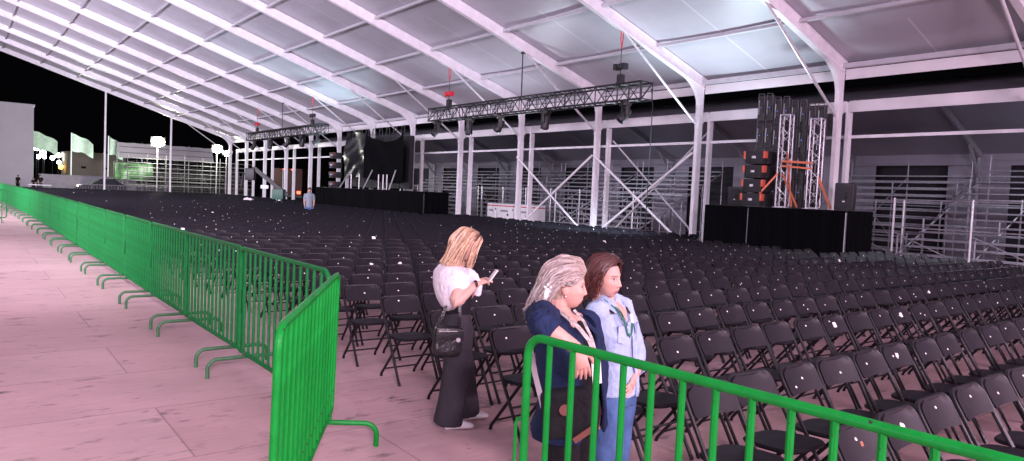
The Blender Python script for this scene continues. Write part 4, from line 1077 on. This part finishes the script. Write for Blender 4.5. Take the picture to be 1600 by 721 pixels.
# --- the blonde woman looking at her phone
def woman_a():
    f = (RGT*.95+FWD*.30).normalized(); r = f.cross(UPZ); rng = random.Random(11)
    t = thing('person', 'blonde woman in a white shawl and dark wide trousers looking down at her phone', 'person', down(Q(716, 668, 5.37), 0))
    inv = Matrix.Translation(-t.location)
    skin = (.56, .34, .27); R = frame(f, .38, 0); o = Q(728, 383, 5.37); s = .96
    c_sh = Q(714, 432, 5.37); rs, ls = c_sh+r*.16, c_sh-r*.16; nk = Q(715, 421, 5.37)
    ch, wa, pe = Q(713, 452, 5.37), Q(713, 484, 5.37), Q(713, 522, 5.37)
    elR, wrR = Q(711, 474, 5.09), Q(746, 443, 5.22); elL, wrL = Q(724, 470, 5.56), Q(749, 440, 5.47)
    hdR, hdL = (Q(768, 434, 5.36)-wrR).normalized(), (Q(768, 433, 5.38)-wrL).normalized()
    fR = down(Q(716, 671, 5.27), 0); fR = Vector((0, 0, CAM_H))+ray(716, 671)*(-CAM_H/ray(716, 671).z); fL = Vector((0, 0, CAM_H))+ray(741, 656)*(-CAM_H/ray(741, 656).z)
    b = MB(); head_solid(b, o, R, s)
    limb(b, [o+R @ Vector((0, -.03, -.03)), o+R @ Vector((0, -.035, -.09)), nk, c_sh-UPZ*.06], [.055, .050, .058, .08])
    b.loft([(pe, r, .15, .105), (wa, r, .125, .09), (ch, r, .145, .10), (c_sh, r, .15, .075), (nk, r, .06, .05)], 20)
    for S, E, W, hd, up, sd in ((rs, elR, wrR, hdR, UPZ+r*.5, -1), (ls, elL, wrL, hdL, UPZ-r*.5, 1)):
        limb(b, [S, E, W], [.047, .039, .026]); hand(b, W+hd*.012, hd, up, sd, .42, .92)
    hips = [pe+r*.08-UPZ*.05, pe-r*.08-UPZ*.05]; ank = [fR-f*.045+UPZ*.075, fL-f*.045+UPZ*.075]
    for h_, a in zip(hips, ank): limb(b, [h_, h_.lerp(a, .5)+f*.01, a, a-UPZ*.04+f*.02], [.075, .052, .034, .034])
    me = voxel(b.mesh('body'), .0042, 2); tint(me, o, R, s, skin, scalp=(.20, .12, .08)); me.transform(inv); me.name = 'body'; obj('body', me, M['skinA'], t)
    def fin(o_): o_.data.transform(inv); return o_
    b = MB(); b.loft([(wa-UPZ*.035, r, .142, .108), (ch, r, .160, .118), (c_sh-UPZ*.02, r, .165, .09), (c_sh+UPZ*.028, r, .11, .075), (nk+UPZ*.03, r, .066, .058)], 22)
    limb(b, [rs, rs.lerp(elR, .3)], [.060, .054]); limb(b, [ls, ls.lerp(elL, .3)], [.060, .054])
    fin(cloth_obj('black_top', b, 'black_top', t, .009, .004, 14))
    b = MB(); top = wa-UPZ*.005
    b.loft([(top, r, .140, .108), (top-UPZ*.06, r, .148, .114), (pe, r, .165, .128), (pe-UPZ*.09, r, .165, .120)], 24)
    for sgn, a, kf in ((1, fR, .0), (-1, fL, .01)):
        h_ = pe+r*.075*sgn-UPZ*.03; a2 = down(a-f*.085, .055); rg = []
        for q in range(9):
            u = q/8; rg.append((h_.lerp(a2, u)+f*(kf+.012*math.sin(u*3)), r, .085+.012*u, .112+.006*u-.012*math.sin(u*PI)))
        b.loft(rg, 22)
    fin(cloth_obj('wide_trousers', b, 'trousers', t, .010, .0075, 9, 3, .35))
    b = MB(); shoe(b, fR-f*.115, f); e1 = b; me = voxel(b.mesh('shoe'), .005, 2); fin(obj('shoe', me, M['shoe'], t))
    b = MB(); shoe(b, fL-f*.115, (f+FWD*.10)); me = voxel(b.mesh('shoe'), .005, 2); fin(obj('shoe', me, M['shoe'], t))
    # shawl over shoulders and back, knotted in front
    b = MB(); rg = []
    for py, px, hw, dp in ((413, 713, .060, .085), (418, 711, .118, .17), (427, 710, .148, .228), (440, 708, .152, .250), (453, 704, .134, .240), (464, 701, .108, .215), (473, 697, .072, .175), (479, 695, .035, .13)):
        rg.append((Q(px, py, 5.36), r, dp, hw))
    b.loft(rg, 28)
    kn = Q(742, 432, 5.26); b.ball(kn, .032, .034, .034, 12, 8)
    limb(b, [Q(728, 427, 5.22), kn], [.05, .028]); limb(b, [Q(730, 427, 5.46), kn], [.05, .028])
    limb(b, [kn, Q(747, 444, 5.25), Q(745, 462, 5.26)], [.022, .034, .028]); limb(b, [kn, Q(741, 446, 5.30), Q(742, 458, 5.30)], [.02, .03, .022])
    fin(cloth_obj('shawl', b, 'shawl', t, .008, .009, 13, 5, .5))
    hb = [(.0, .0, .125), (.0, -.08, .10), (.0, -.125, .02), (.0, -.115, -.09), (.0, -.120, -.20)]
    hs = [(.008, .03, .124), (.062, -.025, .092), (.090, -.05, .0), (.084, -.07, -.09), (.074, -.085, -.205)]
    he = [(.008, .055, .118), (.068, .012, .088), (.090, -.012, .012), (.086, -.018, -.08), (.078, -.010, -.185)]
    hf = [(.005, .075, .106), (.058, .060, .077), (.082, .042, .012), (.078, .046, -.08), (.066, .072, -.16)]
    hg = [(.0, .088, .096), (.042, .090, .072), (.064, .082, .015), (.064, .082, -.065), (.052, .095, -.145)]
    cols = [(.50, .33, .20), (.62, .44, .29), (.40, .24, .14), (.70, .53, .38), (.27, .15, .09)]
    fin(hair(t, o, R, s, [(hb, hs, 230, True), (hs, he, 230, True), (hf, hg, 140, True), (he, [(.01, .06, .117), (.066, .03, .086), (.088, .01, .012), (.086, .006, -.07), (.078, .012, -.15)], 16, True)], cols, rng, (.10, .055, .035), .004, .0036))
    b = MB()
    for k in (0, .016): b.pipe([wrR-hdR*(.012+k)+(r*math.cos(a*PI/8)+hdR.cross(r)*math.sin(a*PI/8))*.031 for a in range(16)], .0045, 6, closed=True)
    fin(b.build('bracelet', M['tube'], t))
    p = Q(769, 432, 5.37); ph = thing('phone', 'pale phone held up in both hands by the blonde woman', 'phone', p); ax = (hdR*.6+UPZ*.35).normalized(); sd = r; nn = ax.cross(sd).normalized()
    mt = Matrix((sd, ax, nn)).transposed().to_4x4(); MB().cbox(-.034, .034, -.06, .075, -.005, .005, .004, mt).build('case', M['phone'], ph); MB().cbox(-.031, .031, -.056, .071, .0052, .0062, .0004, mt).build('screen', M['glass'], ph)
    bc = Q(700, 528, 5.16); bag = thing('shoulder_bag', 'black shiny shoulder bag hanging at the hip of the blonde woman', 'bag', bc); R2 = Matrix((f, r, UPZ)).transposed().to_4x4() @ Matrix.Rotation(.08, 4, 'Y')
    b = MB(); b.cbox(-.105, .105, -.05, .05, -.125, .085, .03, R2); me = voxel(b.mesh('pouch'), .007, 3); wrinkle(me, .006, 14); obj('pouch', me, M['leather'], bag)
    MB().cbox(-.10, .10, .052, .062, -.005, .075, .004, R2).build('flap', M['leather'], bag)
    MB().pipe([R2 @ Vector((-.085, .064, .055)), R2 @ Vector((.05, .064, .062))], .003, 6).build('zip', M['silver'], bag)
    MB().pipe([R2 @ Vector((.062, .058, .0)), R2 @ Vector((.062, .068, .0))], .016, 16).build('badge', M['silver'], bag)
    for x, top_, col in ((-.09, Q(697, 478, 5.17), 'leather'), (.075, Q(718, 476, 5.19), 'leather')):
        a = R2 @ Vector((x, .0, .08)); q = top_-bc; ribbon([a, a.lerp(q, .5)+r*.02, q], .022, r).build('strap', M[col], bag)

# --- the grey-haired woman leaning on the barrier
def woman_b():
    f = (RGT*.80-FWD*.60).normalized(); r = f.cross(UPZ); rng = random.Random(5)
    t = thing('person', 'older grey-blonde woman in a navy denim jacket leaning her arm on the near barrier', 'person', down(Q(893, 640, 3.66), 0)); inv = Matrix.Translation(-t.location)
    def fin(o_): o_.data.transform(inv); return o_
    skin = (.60, .34, .27); hf_ = (RGT*1.0+FWD*.02).normalized(); R = frame(hf_, .05, 0); o = Q(884, 446, 3.63); s = 1.0
    nk = Q(874, 493, 3.66); c_sh = Q(878, 504, 3.66); rs = Q(846, 496, 3.53); ls = Q(917, 508, 3.80)
    ch, wa, pe = Q(886, 540, 3.67), Q(891, 592, 3.69), Q(893, 636, 3.70)
    elR, wrR = Q(849, 508, 3.30), Q(903, 546, 3.24); elL, wrL = Q(932, 572, 3.86), Q(930, 630, 3.78)
    hd = (Q(911, 580, 3.25)-wrR).normalized()
    b = MB(); head_solid(b, o, R, s, nose=.92)
    limb(b, [o+R @ Vector((0, -.03, -.04)), o+R @ Vector((0, -.032, -.10)), nk, c_sh-UPZ*.06], [.060, .056, .064, .085])
    b.loft([(pe-UPZ*.05, r, .16, .12), (wa, r, .145, .115), (ch, r, .155, .12), (c_sh, r, .155, .085), (nk, r, .066, .058)], 20)
    limb(b, [rs, elR, wrR], [.052, .046, .029]); hand(b, wrR+hd*.01, hd, (-FWD*.9+UPZ*.25+RGT*.2), -1, .22, 1.0)
    limb(b, [ls, elL, wrL], [.05, .042, .028]); hand(b, wrL, Vector((0, 0, -1))+f*.1, -r, 1, .3, .95)
    for sg in (1, -1):
        h_ = pe+r*.085*sg-UPZ*.05; a = down(h_+f*.02*sg, .07); limb(b, [h_, h_.lerp(a, .5)+f*.015, a, a-UPZ*.03+f*.04], [.082, .058, .038, .036])
    me = voxel(b.mesh('body'), .0038, 2); tint(me, o, R, s, skin, lips=(.42, .15, .15), brow=(.25, .16, .11), scalp=(.32, .24, .18), hairline=(.060, .050), age=1); me.transform(inv); obj('body', me, M['skinA'], t)
    # black top and trousers
    b = MB(); b.loft([(pe-UPZ*.02, r, .172, .135), (wa, r, .158, .132), (ch, r, .165, .135), (ch+UPZ*.06, r, .15, .11), (c_sh-UPZ*.01, r, .10, .085)], 22); fin(cloth_obj('black_top', b, 'black_top', t, .009, .003, 12))
    b = MB(); b.loft([(wa-UPZ*.06, r, .165, .135), (pe, r, .178, .142), (pe-UPZ*.10, r, .172, .13)], 22)
    for sg in (1, -1):
        h_ = pe+r*.088*sg-UPZ*.04; a = down(h_+f*.02*sg, .05); b.loft([(h_, r, .095, .112), (h_.lerp(a, .3), r, .085, .10), (h_.lerp(a, .55)+f*.01, r, .068, .078), (a, r, .055, .062)], 20)
    fin(cloth_obj('trousers', b, 'black_top', t, .010, .004, 10, 2))
    for sg in (1, -1):
        b = MB(); p = down(pe+r*.088*sg+f*.02*sg, 0); shoe(b, p-f*.08, f); fin(obj('shoe', voxel(b.mesh('shoe'), .006, 2), M['leather'], t))
    # open jacket
    hem = down(pe-f*.01, .575)
    rg = []
    for c, ra, rb, gp in ((hem, .222, .178, .62), (pe-UPZ*.02, .212, .168, .60), (wa, .195, .158, .52), (ch, .192, .155, .42), (ch+UPZ*.07, .188, .142, .36), (c_sh+UPZ*.005, .165, .112, .42), (c_sh+UPZ*.035, .115, .092, .60), (nk+UPZ*.012, .082, .078, .75)): rg.append((c, r, ra, rb, gp))
    me = cshell(rg, f, .5, .014, 44).mesh('jacket')
    bm = bmesh.new(); bm.from_mesh(me); bmesh.ops.subdivide_edges(bm, edges=bm.edges[:], cuts=2, use_grid_fill=True, smooth=.6); bm.to_mesh(me); bm.free(); me.update()
    wrinkle(me, .012, 11, 2, .6); fin(obj('jacket', me, M['navy'], t))
    b = MB(); limb(b, [rs-r*.05-UPZ*.02, rs+UPZ*.008, rs.lerp(elR, .6)+UPZ*.008, elR+UPZ*.002, elR.lerp(wrR, .17)], [.080, .080, .074, .068, .060]); fin(cloth_obj('sleeve', b, 'navy', t, .006, .013, 19, 7))
    b = MB(); ax = (wrR-elR).normalized(); q0 = elR+(elR-rs).normalized()*.0
    b.loft([(elR+ax*.018, UPZ, .063, .063), (elR+ax*.05, UPZ, .064, .064), (elR+ax*.066, UPZ, .058, .058)], 18); fin(cloth_obj('rolled_cuff', b, 'navy', t, .006, .004, 20, 9))
    b = MB(); limb(b, [ls+r*.03, ls, elL, wrL+UPZ*.03], [.08, .078, .068, .055]); fin(cloth_obj('sleeve', b, 'navy', t, .008, .006, 14, 1))
    # ribbon with badge
    front = lambda pxy, k: Q(pxy[0], pxy[1], k)
    n0 = (-FWD*.8+RGT*.3)
    rb = [Q(871, 484, 3.60), Q(886, 496, 3.53), Q(905, 513, 3.49), Q(920, 532, 3.47), Q(930, 556, 3.47), Q(933, 580, 3.48)]
    fin(ribbon(rb, .020, n0, .004).build('ribbon', M['scarf'], t)); fin(ribbon([Q(897, 485, 3.58), Q(912, 503, 3.54), Q(924, 528, 3.5), Q(931, 552, 3.475)], .014, n0, .004).build('ribbon', M['scarf'], t))
    fin(ribbon([Q(931, 566, 3.46), Q(933, 600, 3.47)], .05, n0, .003).build('badge', M['white'], t))
    top0 = [(.0, .090, .078), (.0, .055, .128), (.0, -.03, .136), (.0, -.105, .09), (.0, -.135, .0), (.0, -.155, -.08), (.0, -.175, -.145)]
    top1 = [(.056, .074, .058), (.076, .040, .078), (.089, -.02, .060), (.086, -.075, .018), (.080, -.115, -.05), (.080, -.140, -.105), (.083, -.165, -.165)]
    low1 = [(.072, .040, .032), (.082, .010, .036), (.090, -.034, .012), (.086, -.062, -.035), (.086, -.092, -.085), (.088, -.12, -.135), (.090, -.155, -.185)]
    frg = [(.058, .075, .045), (.072, .066, .045), (.082, .045, .028), (.086, .02, .015), (.087, -.01, .035), (.087, -.04, .03), (.086, -.07, .01)]
    cols = [(.33, .275, .25), (.41, .355, .325), (.26, .205, .18), (.47, .42, .395), (.19, .145, .125)]
    fin(hair(t, o, R, s, [(top0, top1, 380, True), (top1, low1, 240, True), (top1, frg, 30, True)], cols, rng, (.30, .22, .17), .006, .0036))
    hp = o+R @ Vector((.098, -.098, -.012)); b = MB()
    for a in range(5): b.ball(hp+UPZ*.018*math.cos(a*1.257)+hf_*.015*math.sin(a*1.257), .007, .007, .007, 8, 6)
    b.loft([(hp+UPZ*.0, hf_, .008, .006), (hp-UPZ*.02-hf_*.004, hf_, .012, .008), (hp-UPZ*.045-hf_*.008, hf_, .013, .007), (hp-UPZ*.055-hf_*.01, hf_, .004, .003)], 10)
    fin(b.build('hair_clip', M['white'], t))
    b = MB(); e = o+R @ Vector((.078, -.003, -.047)); b.ball(e, .005, .005, .006, 8, 6); fin(b.build('earring', M['silver'], t))
    bc = Q(886, 648, 3.42); bag = thing('handbag', 'black handbag with a round brown tag hanging beside the navy jacket', 'bag', bc); R2 = Matrix((RGT, FWD, UPZ)).transposed().to_4x4() @ Matrix.Rotation(-.12, 4, 'Y')
    b = MB(); b.cbox(-.125, .125, -.05, .05, -.11, .13, .03, R2); me = voxel(b.mesh('pouch'), .008, 3); wrinkle(me, .005, 11); obj('pouch', me, M['black_top'], bag)
    MB().pipe([R2 @ Vector((-.012, -.062, .04)), R2 @ Vector((-.012, -.052, .04))], .027, 20).build('round_tag', M['brown'], bag)
    MB().bar(R2 @ Vector((.02, -.058, -.112)), R2 @ Vector((.125, -.058, -.05)), .012, .028).build('trim', M['brown'], bag)
    ribbon([Q(829, 545, 3.44)-bc, Q(836, 585, 3.42)-bc, Q(850, 642, 3.40)-bc], .026, -FWD, .004).build('strap', M['strapgrey'], bag)

# --- the brown-haired woman in the light blue shirt
def woman_c():
    f = (RGT*.80-FWD*.60).normalized(); r = f.cross(UPZ); rng = random.Random(9)
    t = thing('person', 'brown-haired woman in a light blue denim shirt and jeans standing behind the navy jacket', 'person', down(Q(962, 600, 4.12), 0)); inv = Matrix.Translation(-t.location)
    def fin(o_): o_.data.transform(inv); return o_
    skin = (.57, .33, .265); hf_ = (RGT*.80-FWD*.60).normalized(); R = frame(hf_, .06, -.03); o = Q(944, 433, 4.08); s = 1.0
    nk = Q(948, 474, 4.10); c_sh = Q(953, 485, 4.12); rs, ls = c_sh+r*.155, c_sh-r*.155-UPZ*.005
    ch, wa, pe = Q(956, 520, 4.12), Q(959, 560, 4.13), Q(962, 598, 4.14)
    elL, wrL = Q(994, 545, 4.22), Q(993, 585, 4.08); elR, wrR = Q(922, 545, 4.10), Q(914, 590, 4.10)
    hd = (Q(982, 617, 3.98)-wrL).normalized()
    b = MB(); head_solid(b, o, R, s, nose=1.05)
    limb(b, [o+R @ Vector((0, -.03, -.04)), o+R @ Vector((0, -.032, -.10)), nk, c_sh-UPZ*.06], [.054, .050, .056, .08])
    b.loft([(pe-UPZ*.05, r, .15, .105), (wa, r, .13, .095), (ch, r, .145, .105), (c_sh, r, .145, .078), (nk, r, .06, .052)], 20)
    limb(b, [ls, elL, wrL], [.047, .041, .028]); hand(b, wrL+hd*.01, hd, (RGT*.75-FWD*.3+UPZ*.1), -1, .25, .98)
    limb(b, [rs, elR, wrR], [.047, .041, .028]); hand(b, wrR, Vector((0, 0, -1)), r, -1, .3, .95)
    for sg in (1, -1):
        h_ = pe+r*.072*sg-UPZ*.05; a = down(h_, .07); limb(b, [h_, h_.lerp(a, .5)+f*.01, a, a-UPZ*.03+f*.04], [.064, .048, .036, .034])
    me = voxel(b.mesh('body'), .0038, 1); tint(me, o, R, s, skin, lips=(.40, .13, .14), brow=(.08, .04, .03), scalp=(.06, .03, .022), hairline=(.058, .05)); me.transform(inv); obj('body', me, M['skinA'], t)
    b = MB(); hem = pe-UPZ*.055
    b.loft([(hem, r, .170, .132), (pe+UPZ*.05, r, .164, .128), (wa, r, .152, .122), (ch, r, .166, .130), (c_sh-UPZ*.005, r, .168, .098), (c_sh+UPZ*.030, r, .115, .080), (nk+UPZ*.012, r, .072, .064)], 26)
    limb(b, [ls+r*.03, ls, elL, elL.lerp(wrL, .8)], [.068, .066, .054, .047]); limb(b, [rs-r*.03, rs, elR, elR.lerp(wrR, .8)], [.068, .066, .054, .047])
    fin(cloth_obj('denim_shirt', b, 'ltdenim', t, .007, .0075, 14, 4, .8))
    # open neck: skin seen between the collar wings
    b = MB(); nf = nk+f*.066
    for sg in (1, -1):
        q = [nk+UPZ*.035-f*.055+r*sg*.045, nk+UPZ*.030+r*sg*.072-f*.0, nk+UPZ*.008+r*sg*.062+f*.058, nk-UPZ*.035+r*sg*.050+f*.098]
        b2 = ribbon(q, .055, [(-f+UPZ*.5+r*sg).normalized(), (r*sg+UPZ*.5).normalized(), (r*sg*.7+f*.6+UPZ*.4).normalized(), (f+UPZ*.35).normalized()], .006); fin(b2.build('collar', M['ltdenim'], t))
    v = MB(); v.add([nk+UPZ*.02+r*.045+f*.062, nk+UPZ*.02-r*.045+f*.062, nk-UPZ*.085+f*.137-r*.004, nk-UPZ*.085+f*.137+r*.004, nk-UPZ*.03+f*.112+r*.032, nk-UPZ*.03+f*.112-r*.032], [(0, 4, 5, 1), (4, 3, 2, 5)]); me = v.mesh('open_neck'); at = me.color_attributes.new('tint', 'FLOAT_COLOR', 'POINT'); at.data.foreach_set('color', np.tile(np.array([*skin, 1], np.float32), 6)); fin(obj('open_neck', me, M['skinA'], t))
    b = MB(); ax = (wrL-elL).normalized(); p = elL.lerp(wrL, .78); b.loft([(p-ax*.03, r, .056, .056), (p+ax*.012, r, .055, .055)], 18); fin(cloth_obj('cuff', b, 'ltdenim', t, .006, .003, 20))
    b = MB(); b.loft([(pe+UPZ*.02, r, .150, .115), (pe-UPZ*.06, r, .152, .118), (pe-UPZ*.12, r, .140, .11)], 22)
    for sg in (1, -1):
        h_ = pe+r*.072*sg-UPZ*.06; a = down(h_+f*.0, .05); b.loft([(h_, r, .078, .098), (h_.lerp(a, .3), r, .070, .085), (h_.lerp(a, .55)+f*.008, r, .060, .068), (a, r, .055, .062)], 20)
    fin(cloth_obj('jeans', b, 'jeans', t, .009, .005, 11, 2, .7))
    for sg in (1, -1):
        b = MB(); shoe(b, down(pe+r*.072*sg, 0)-f*.08, f); fin(obj('shoe', voxel(b.mesh('shoe'), .006, 2), M['shoe'], t))
    fr = lambda u, dz, k=.0: nk+UPZ*dz+r*u+f*k
    fin(ribbon([fr(.062, .03, .02), fr(.055, -.02, .10), fr(.038, -.09, .142), fr(.012, -.165, .152)], .016, f, .004).build('lanyard', M['lanyard_green'], t))
    fin(ribbon([fr(-.062, .03, .02), fr(-.060, -.02, .095), fr(-.050, -.055, .128)], .020, f, .004).build('lanyard', M['black'], t))
    fin(ribbon([fr(-.050, -.050, .131), fr(-.043, -.100, .145)], .024, f, .004).build('lanyard', M['white'], t))
    fin(ribbon([fr(-.043, -.100, .147), fr(-.020, -.150, .154), fr(.010, -.168, .156)], .024, f, .004).build('lanyard', M['lanyard_green'], t))
    hemf = hem+f*.137
    fin(ribbon([nk-UPZ*.09+f*.139-r*.006, ch+f*.136-r*.006, wa+f*.129-r*.006, pe+UPZ*.05+f*.134-r*.006, hem+f*.138-r*.006], .030, f, .004).build('placket', M['ltdenim'], t))
    for sg in (1, -1):
        pc = ch+UPZ*.03+r*sg*.075+f*.118; pn = (f+r*sg*.45).normalized(); ps = pn.cross(UPZ)
        fin(MB().add([pc+ps*a_+UPZ*b_+pn*.004 for a_, b_ in ((-.042, .035), (.042, .035), (.042, -.055), (0, -.068), (-.042, -.055))]+[pc+ps*a_+UPZ*b_-pn*.004 for a_, b_ in ((-.042, .035), (.042, .035), (.042, -.055), (0, -.068), (-.042, -.055))], [(0, 1, 2, 3, 4), (9, 8, 7, 6, 5)]+[(i, 5+i, 5+(i+1) % 5, (i+1) % 5) for i in range(5)]).build('pocket', M['ltdenim'], t))
    b = MB()
    for dz in (-.13, -.21, -.29): b.ball(nk+UPZ*dz+f*.140-r*.004, .006, .006, .006, 8, 6)
    fin(b.build('buttons', M['silver'], t))
    hb = [(.0, .0, .128), (.0, -.085, .10), (.0, -.128, .02), (.0, -.135, -.06), (.0, -.115, -.115)]
    hs = [(.012, .03, .126), (.068, -.025, .095), (.098, -.05, .01), (.098, -.055, -.06), (.086, -.055, -.115)]
    he = [(.014, .062, .116), (.070, .030, .086), (.097, .008, .018), (.098, .004, -.05), (.086, -.004, -.10)]
    hf = [(.016, .083, .098), (.058, .066, .076), (.084, .042, .028), (.092, .024, -.03), (.087, .014, -.075)]
    cols = [(.060, .014, .012), (.085, .022, .016), (.040, .010, .009), (.115, .032, .022)]
    fin(hair(t, o, R, s, [(hb, hs, 190, True), (hs, he, 260, True), (he, hf, 120, True)], cols, rng, (.05, .018, .014), .012, .0042))
woman_a(); woman_b(); woman_c()

def far_person(label, base, face, hgt, shirt, pants, sit=False, hairc=(.03, .02, .016), vx=.014):
    f = face.normalized(); r = f.cross(UPZ); k = hgt/1.7; t = thing('person', label, 'person', (base.x, base.y, base.z)); Z = lambda z: UPZ*z*k
    b = MB(); R = frame(f); o = Z(1.57); head_solid(b, o, R, k)
    b.loft([(Z(.84), r, .16*k, .11*k), (Z(1.05), r, .145*k, .11*k), (Z(1.28), r, .17*k, .12*k), (Z(1.40), r, .165*k, .085*k), (Z(1.45), r, .06*k, .055*k), (Z(1.52), r, .05*k, .05*k)], 16)
    for sg in (1, -1):
        S = Z(1.38)+r*sg*.17*k; E = Z(1.10)+r*sg*.21*k+f*.02; W = Z(.88)+r*sg*.19*k+f*.10; limb(b, [S, E, W], [.05*k, .042*k, .03*k]); hand(b, W, -UPZ+f*.2, r*sg, 1, .3, k)
        H_ = Z(.82)+r*sg*.09*k; A = Z(.07)+r*sg*.11*k; limb(b, [H_, H_.lerp(A, .5)+f*.02, A, A+f*.12*k-Z(.04)], [.085*k, .06*k, .042*k, .034*k])
    me = voxel(b.mesh('body'), vx, 1); tint(me, o, R, k, (.45, .26, .2), scalp=hairc); obj('body', me, M['skinA'], t)
    b = MB(); b.loft([(Z(.80), r, .165*k, .13*k), (Z(1.05), r, .155*k, .13*k), (Z(1.28), r, .17*k, .135*k), (Z(1.41), r, .155*k, .10*k), (Z(1.45), r, .08*k, .07*k)], 16)
    for sg in (1, -1): limb(b, [Z(1.38)+r*sg*.14*k, Z(1.33)+r*sg*.175*k, Z(1.14)+r*sg*.205*k], [.07*k, .068*k, .058*k])
    cloth_obj('shirt', b, shirt, t, .016, .006, 10)
    b = MB(); b.loft([(Z(.90), r, .165*k, .125*k), (Z(.78), r, .175*k, .13*k)], 16)
    for sg in (1, -1): limb(b, [Z(.80)+r*sg*.09*k, Z(.42)+r*sg*.10*k+f*.015, Z(.06)+r*sg*.11*k], [.105*k, .078*k, .062*k])
    cloth_obj('trousers', b, pants, t, .016, .005, 10)
    b = MB(); b.ball(o+Z(.035)-f*.012, .084*k, .105*k, .095*k, 14, 10, R.to_4x4()); b.ball(o-f*.05*k-Z(.02), .075*k, .06*k, .08*k, 12, 8, R.to_4x4())
    me = voxel(b.mesh('hair'), .012, 1); n = len(me.vertices); at = me.color_attributes.new('tint', 'FLOAT_COLOR', 'POINT'); at.data.foreach_set('color', np.tile(np.array([*hairc, 1], np.float32), n)); obj('hair', me, M['hair'], t)
far_person('man in a grey shirt standing among the far chairs beside the far platform', down(Q(483, 320, 33), 0), (-FWD+RGT*.3), 1.76, 'greyshirt', 'jeans')
far_person('small figure in dark clothes standing before the white building', down(Q(28, 290, 74), 0), (-FWD), 1.66, 'black_top', 'black_top', vx=.02)
far_person('tall dark figure standing at the white folding table', down(Q(63, 290, 69), 0), (-FWD*.6+RGT), 1.78, 'black_top', 'trousers', vx=.02)
far_person('short dark figure beside the white folding table', down(Q(52, 290, 70), 0), (-FWD*.3+RGT), 1.45, 'black_top', 'black_top', vx=.02)
# ------------------------------------------------------------------ night, the stage floods and added fill lights
w = bpy.data.worlds.new('World'); SC.world = w; w.use_nodes = True
bg = w.node_tree.nodes['Background']; bg.inputs['Color'].default_value = (.10, .09, .13, 1); bg.inputs['Strength'].default_value = .012
def flood(name, loc, target, power, col, size, spread=160):
    l = bpy.data.lights.new(name, 'AREA'); l.shape = 'RECTANGLE'; l.size, l.size_y = size; l.energy = power; l.color = col; l.spread = math.radians(spread)
    o = bpy.data.objects.new(name, l); COL.objects.link(o); o.location = loc
    o.rotation_euler = (Vector(target)-Vector(loc)).to_track_quat('-Z', 'Y').to_euler(); return o
def spot(name, loc, target, power, col, ang, blend=.6, r=.55):
    l = bpy.data.lights.new(name, 'SPOT'); l.energy = power; l.color = col; l.spot_size = math.radians(ang); l.spot_blend = blend; l.shadow_soft_size = r
    o = bpy.data.objects.new(name, l); COL.objects.link(o); o.location = loc
    o.rotation_euler = (Vector(target)-Vector(loc)).to_track_quat('-Z', 'Y').to_euler(); return o
PK = (1, .66, .88)
LV = (.90, .81, 1)
flood('flood_key', (13, -10, 5.2), (5, 16, 3.2), 1700, PK, (2.5, 1.2))
flood('flood_front', (-3, -8, 5.0), (9, 30, 5.2), 1650, (1, .74, .98), (2.5, 1.2))
for y, p, c in ((6, 850, (1, .76, .98)), (22, 720, LV), (38, 470, LV), (54, 260, LV)):
    flood('hall_fill', (-3.5, y, 6.4), (8, y+22, 9.6), p*1.0, c, (2.5, 1.2), 118)  # unseen fill added to light the rafter faces down the hall
for y, p in ((4, 300), (18, 900), (34, 1300), (50, 1300)):
    flood('side_fill', (-8, y, 4.0), (20, y+12, 3.0), p, LV, (2.5, 1.2), 120)  # added fill from out of view for columns and chairs
spot('roof_wash', (19.4, 14.9, 1.9), (16.2, 13.7, 7), 2000, (.74, .90, 1), 125, 1)
spot('roof_wash', (17.6, 39.5, 1.9), (14.0, 38.5, 8), 2300, (.66, .90, 1), 100, 1)
spot('roof_wash', (18.9, 25.5, 1.9), (14.6, 24.5, 7.6), 1100, (.84, .88, 1), 120, 1)  # extra wash added to brighten the roof over the middle bays
spot('chair_wash', (15.6, 11.6, 5.0), (17.9, 18.6, .5), 9000, (.70, .83, 1), 34, .9)
flood('annex_fill', (26, 5, 5.4), (26.5, 6, 0), 340, (.85, .86, 1), (1.2, .4))  # added fill that lifts the dark annex interior
flood('annex_fill', (26, 26, 5.4), (26.5, 26, 0), 150, (.85, .86, 1), (1.2, .4))  # same added annex fill, farther along
flood('walkway_fill', (2.5, -8, 6.5), (.5, 6, 0), 430, (1, .68, .80), (2, 1), 120)  # invented lamp that brightens the foreground floor
for y in (8, 27, 46): flood('rows_fill', (-3.5, y, 7.2), (12, y+20, -1.0), 430, (.90, .86, 1), (2, 1), 80)  # added unseen fill on the fronts of the far chair rows
flood('near_roof_fill', (9, -5, 2.6), (16, 9, 6.6), 420, (1, .74, .95), (1.6, 1))  # fill added to brighten the near right roof
flood('annex_fill', (26, 42, 5.4), (26.5, 42, 0), 130, (.85, .86, 1), (1.2, .4))  # last of the added annex fills
flood('yard_fill', (2, 74, 6), (6, 96, 5), 800, LV, (1.5, 1))  # invented lamp added to brighten the white building
def lamp(name, loc, power, col, r):
    l = bpy.data.lights.new(name, 'POINT'); l.energy = power; l.color = col; l.shadow_soft_size = r; o = bpy.data.objects.new(name, l); COL.objects.link(o); o.location = loc
p = BP(247, 222, 79); lamp('flood_light_glow', p, 2500, (1, .97, .8), .3)
p = BP(340, 233, 79); lamp('flood_light_glow', p, 1500, (1, .97, .8), .3)
p = BP(88, 238, 97); lamp('flag_fill', p, 2600, (.9, 1, .92), .3)  # added fill set in front of the flags to brighten them

SC.view_settings.view_transform = 'Standard'; SC.view_settings.look = 'None'; SC.view_settings.exposure = 0; SC.view_settings.gamma = 1
SC.view_settings.use_curve_mapping = False
cy = SC.cycles; cy.max_bounces = 6; cy.diffuse_bounces = 3; cy.glossy_bounces = 3; cy.sample_clamp_indirect = 4; cy.use_denoising = True
cy.caustics_reflective = False; cy.caustics_refractive = False
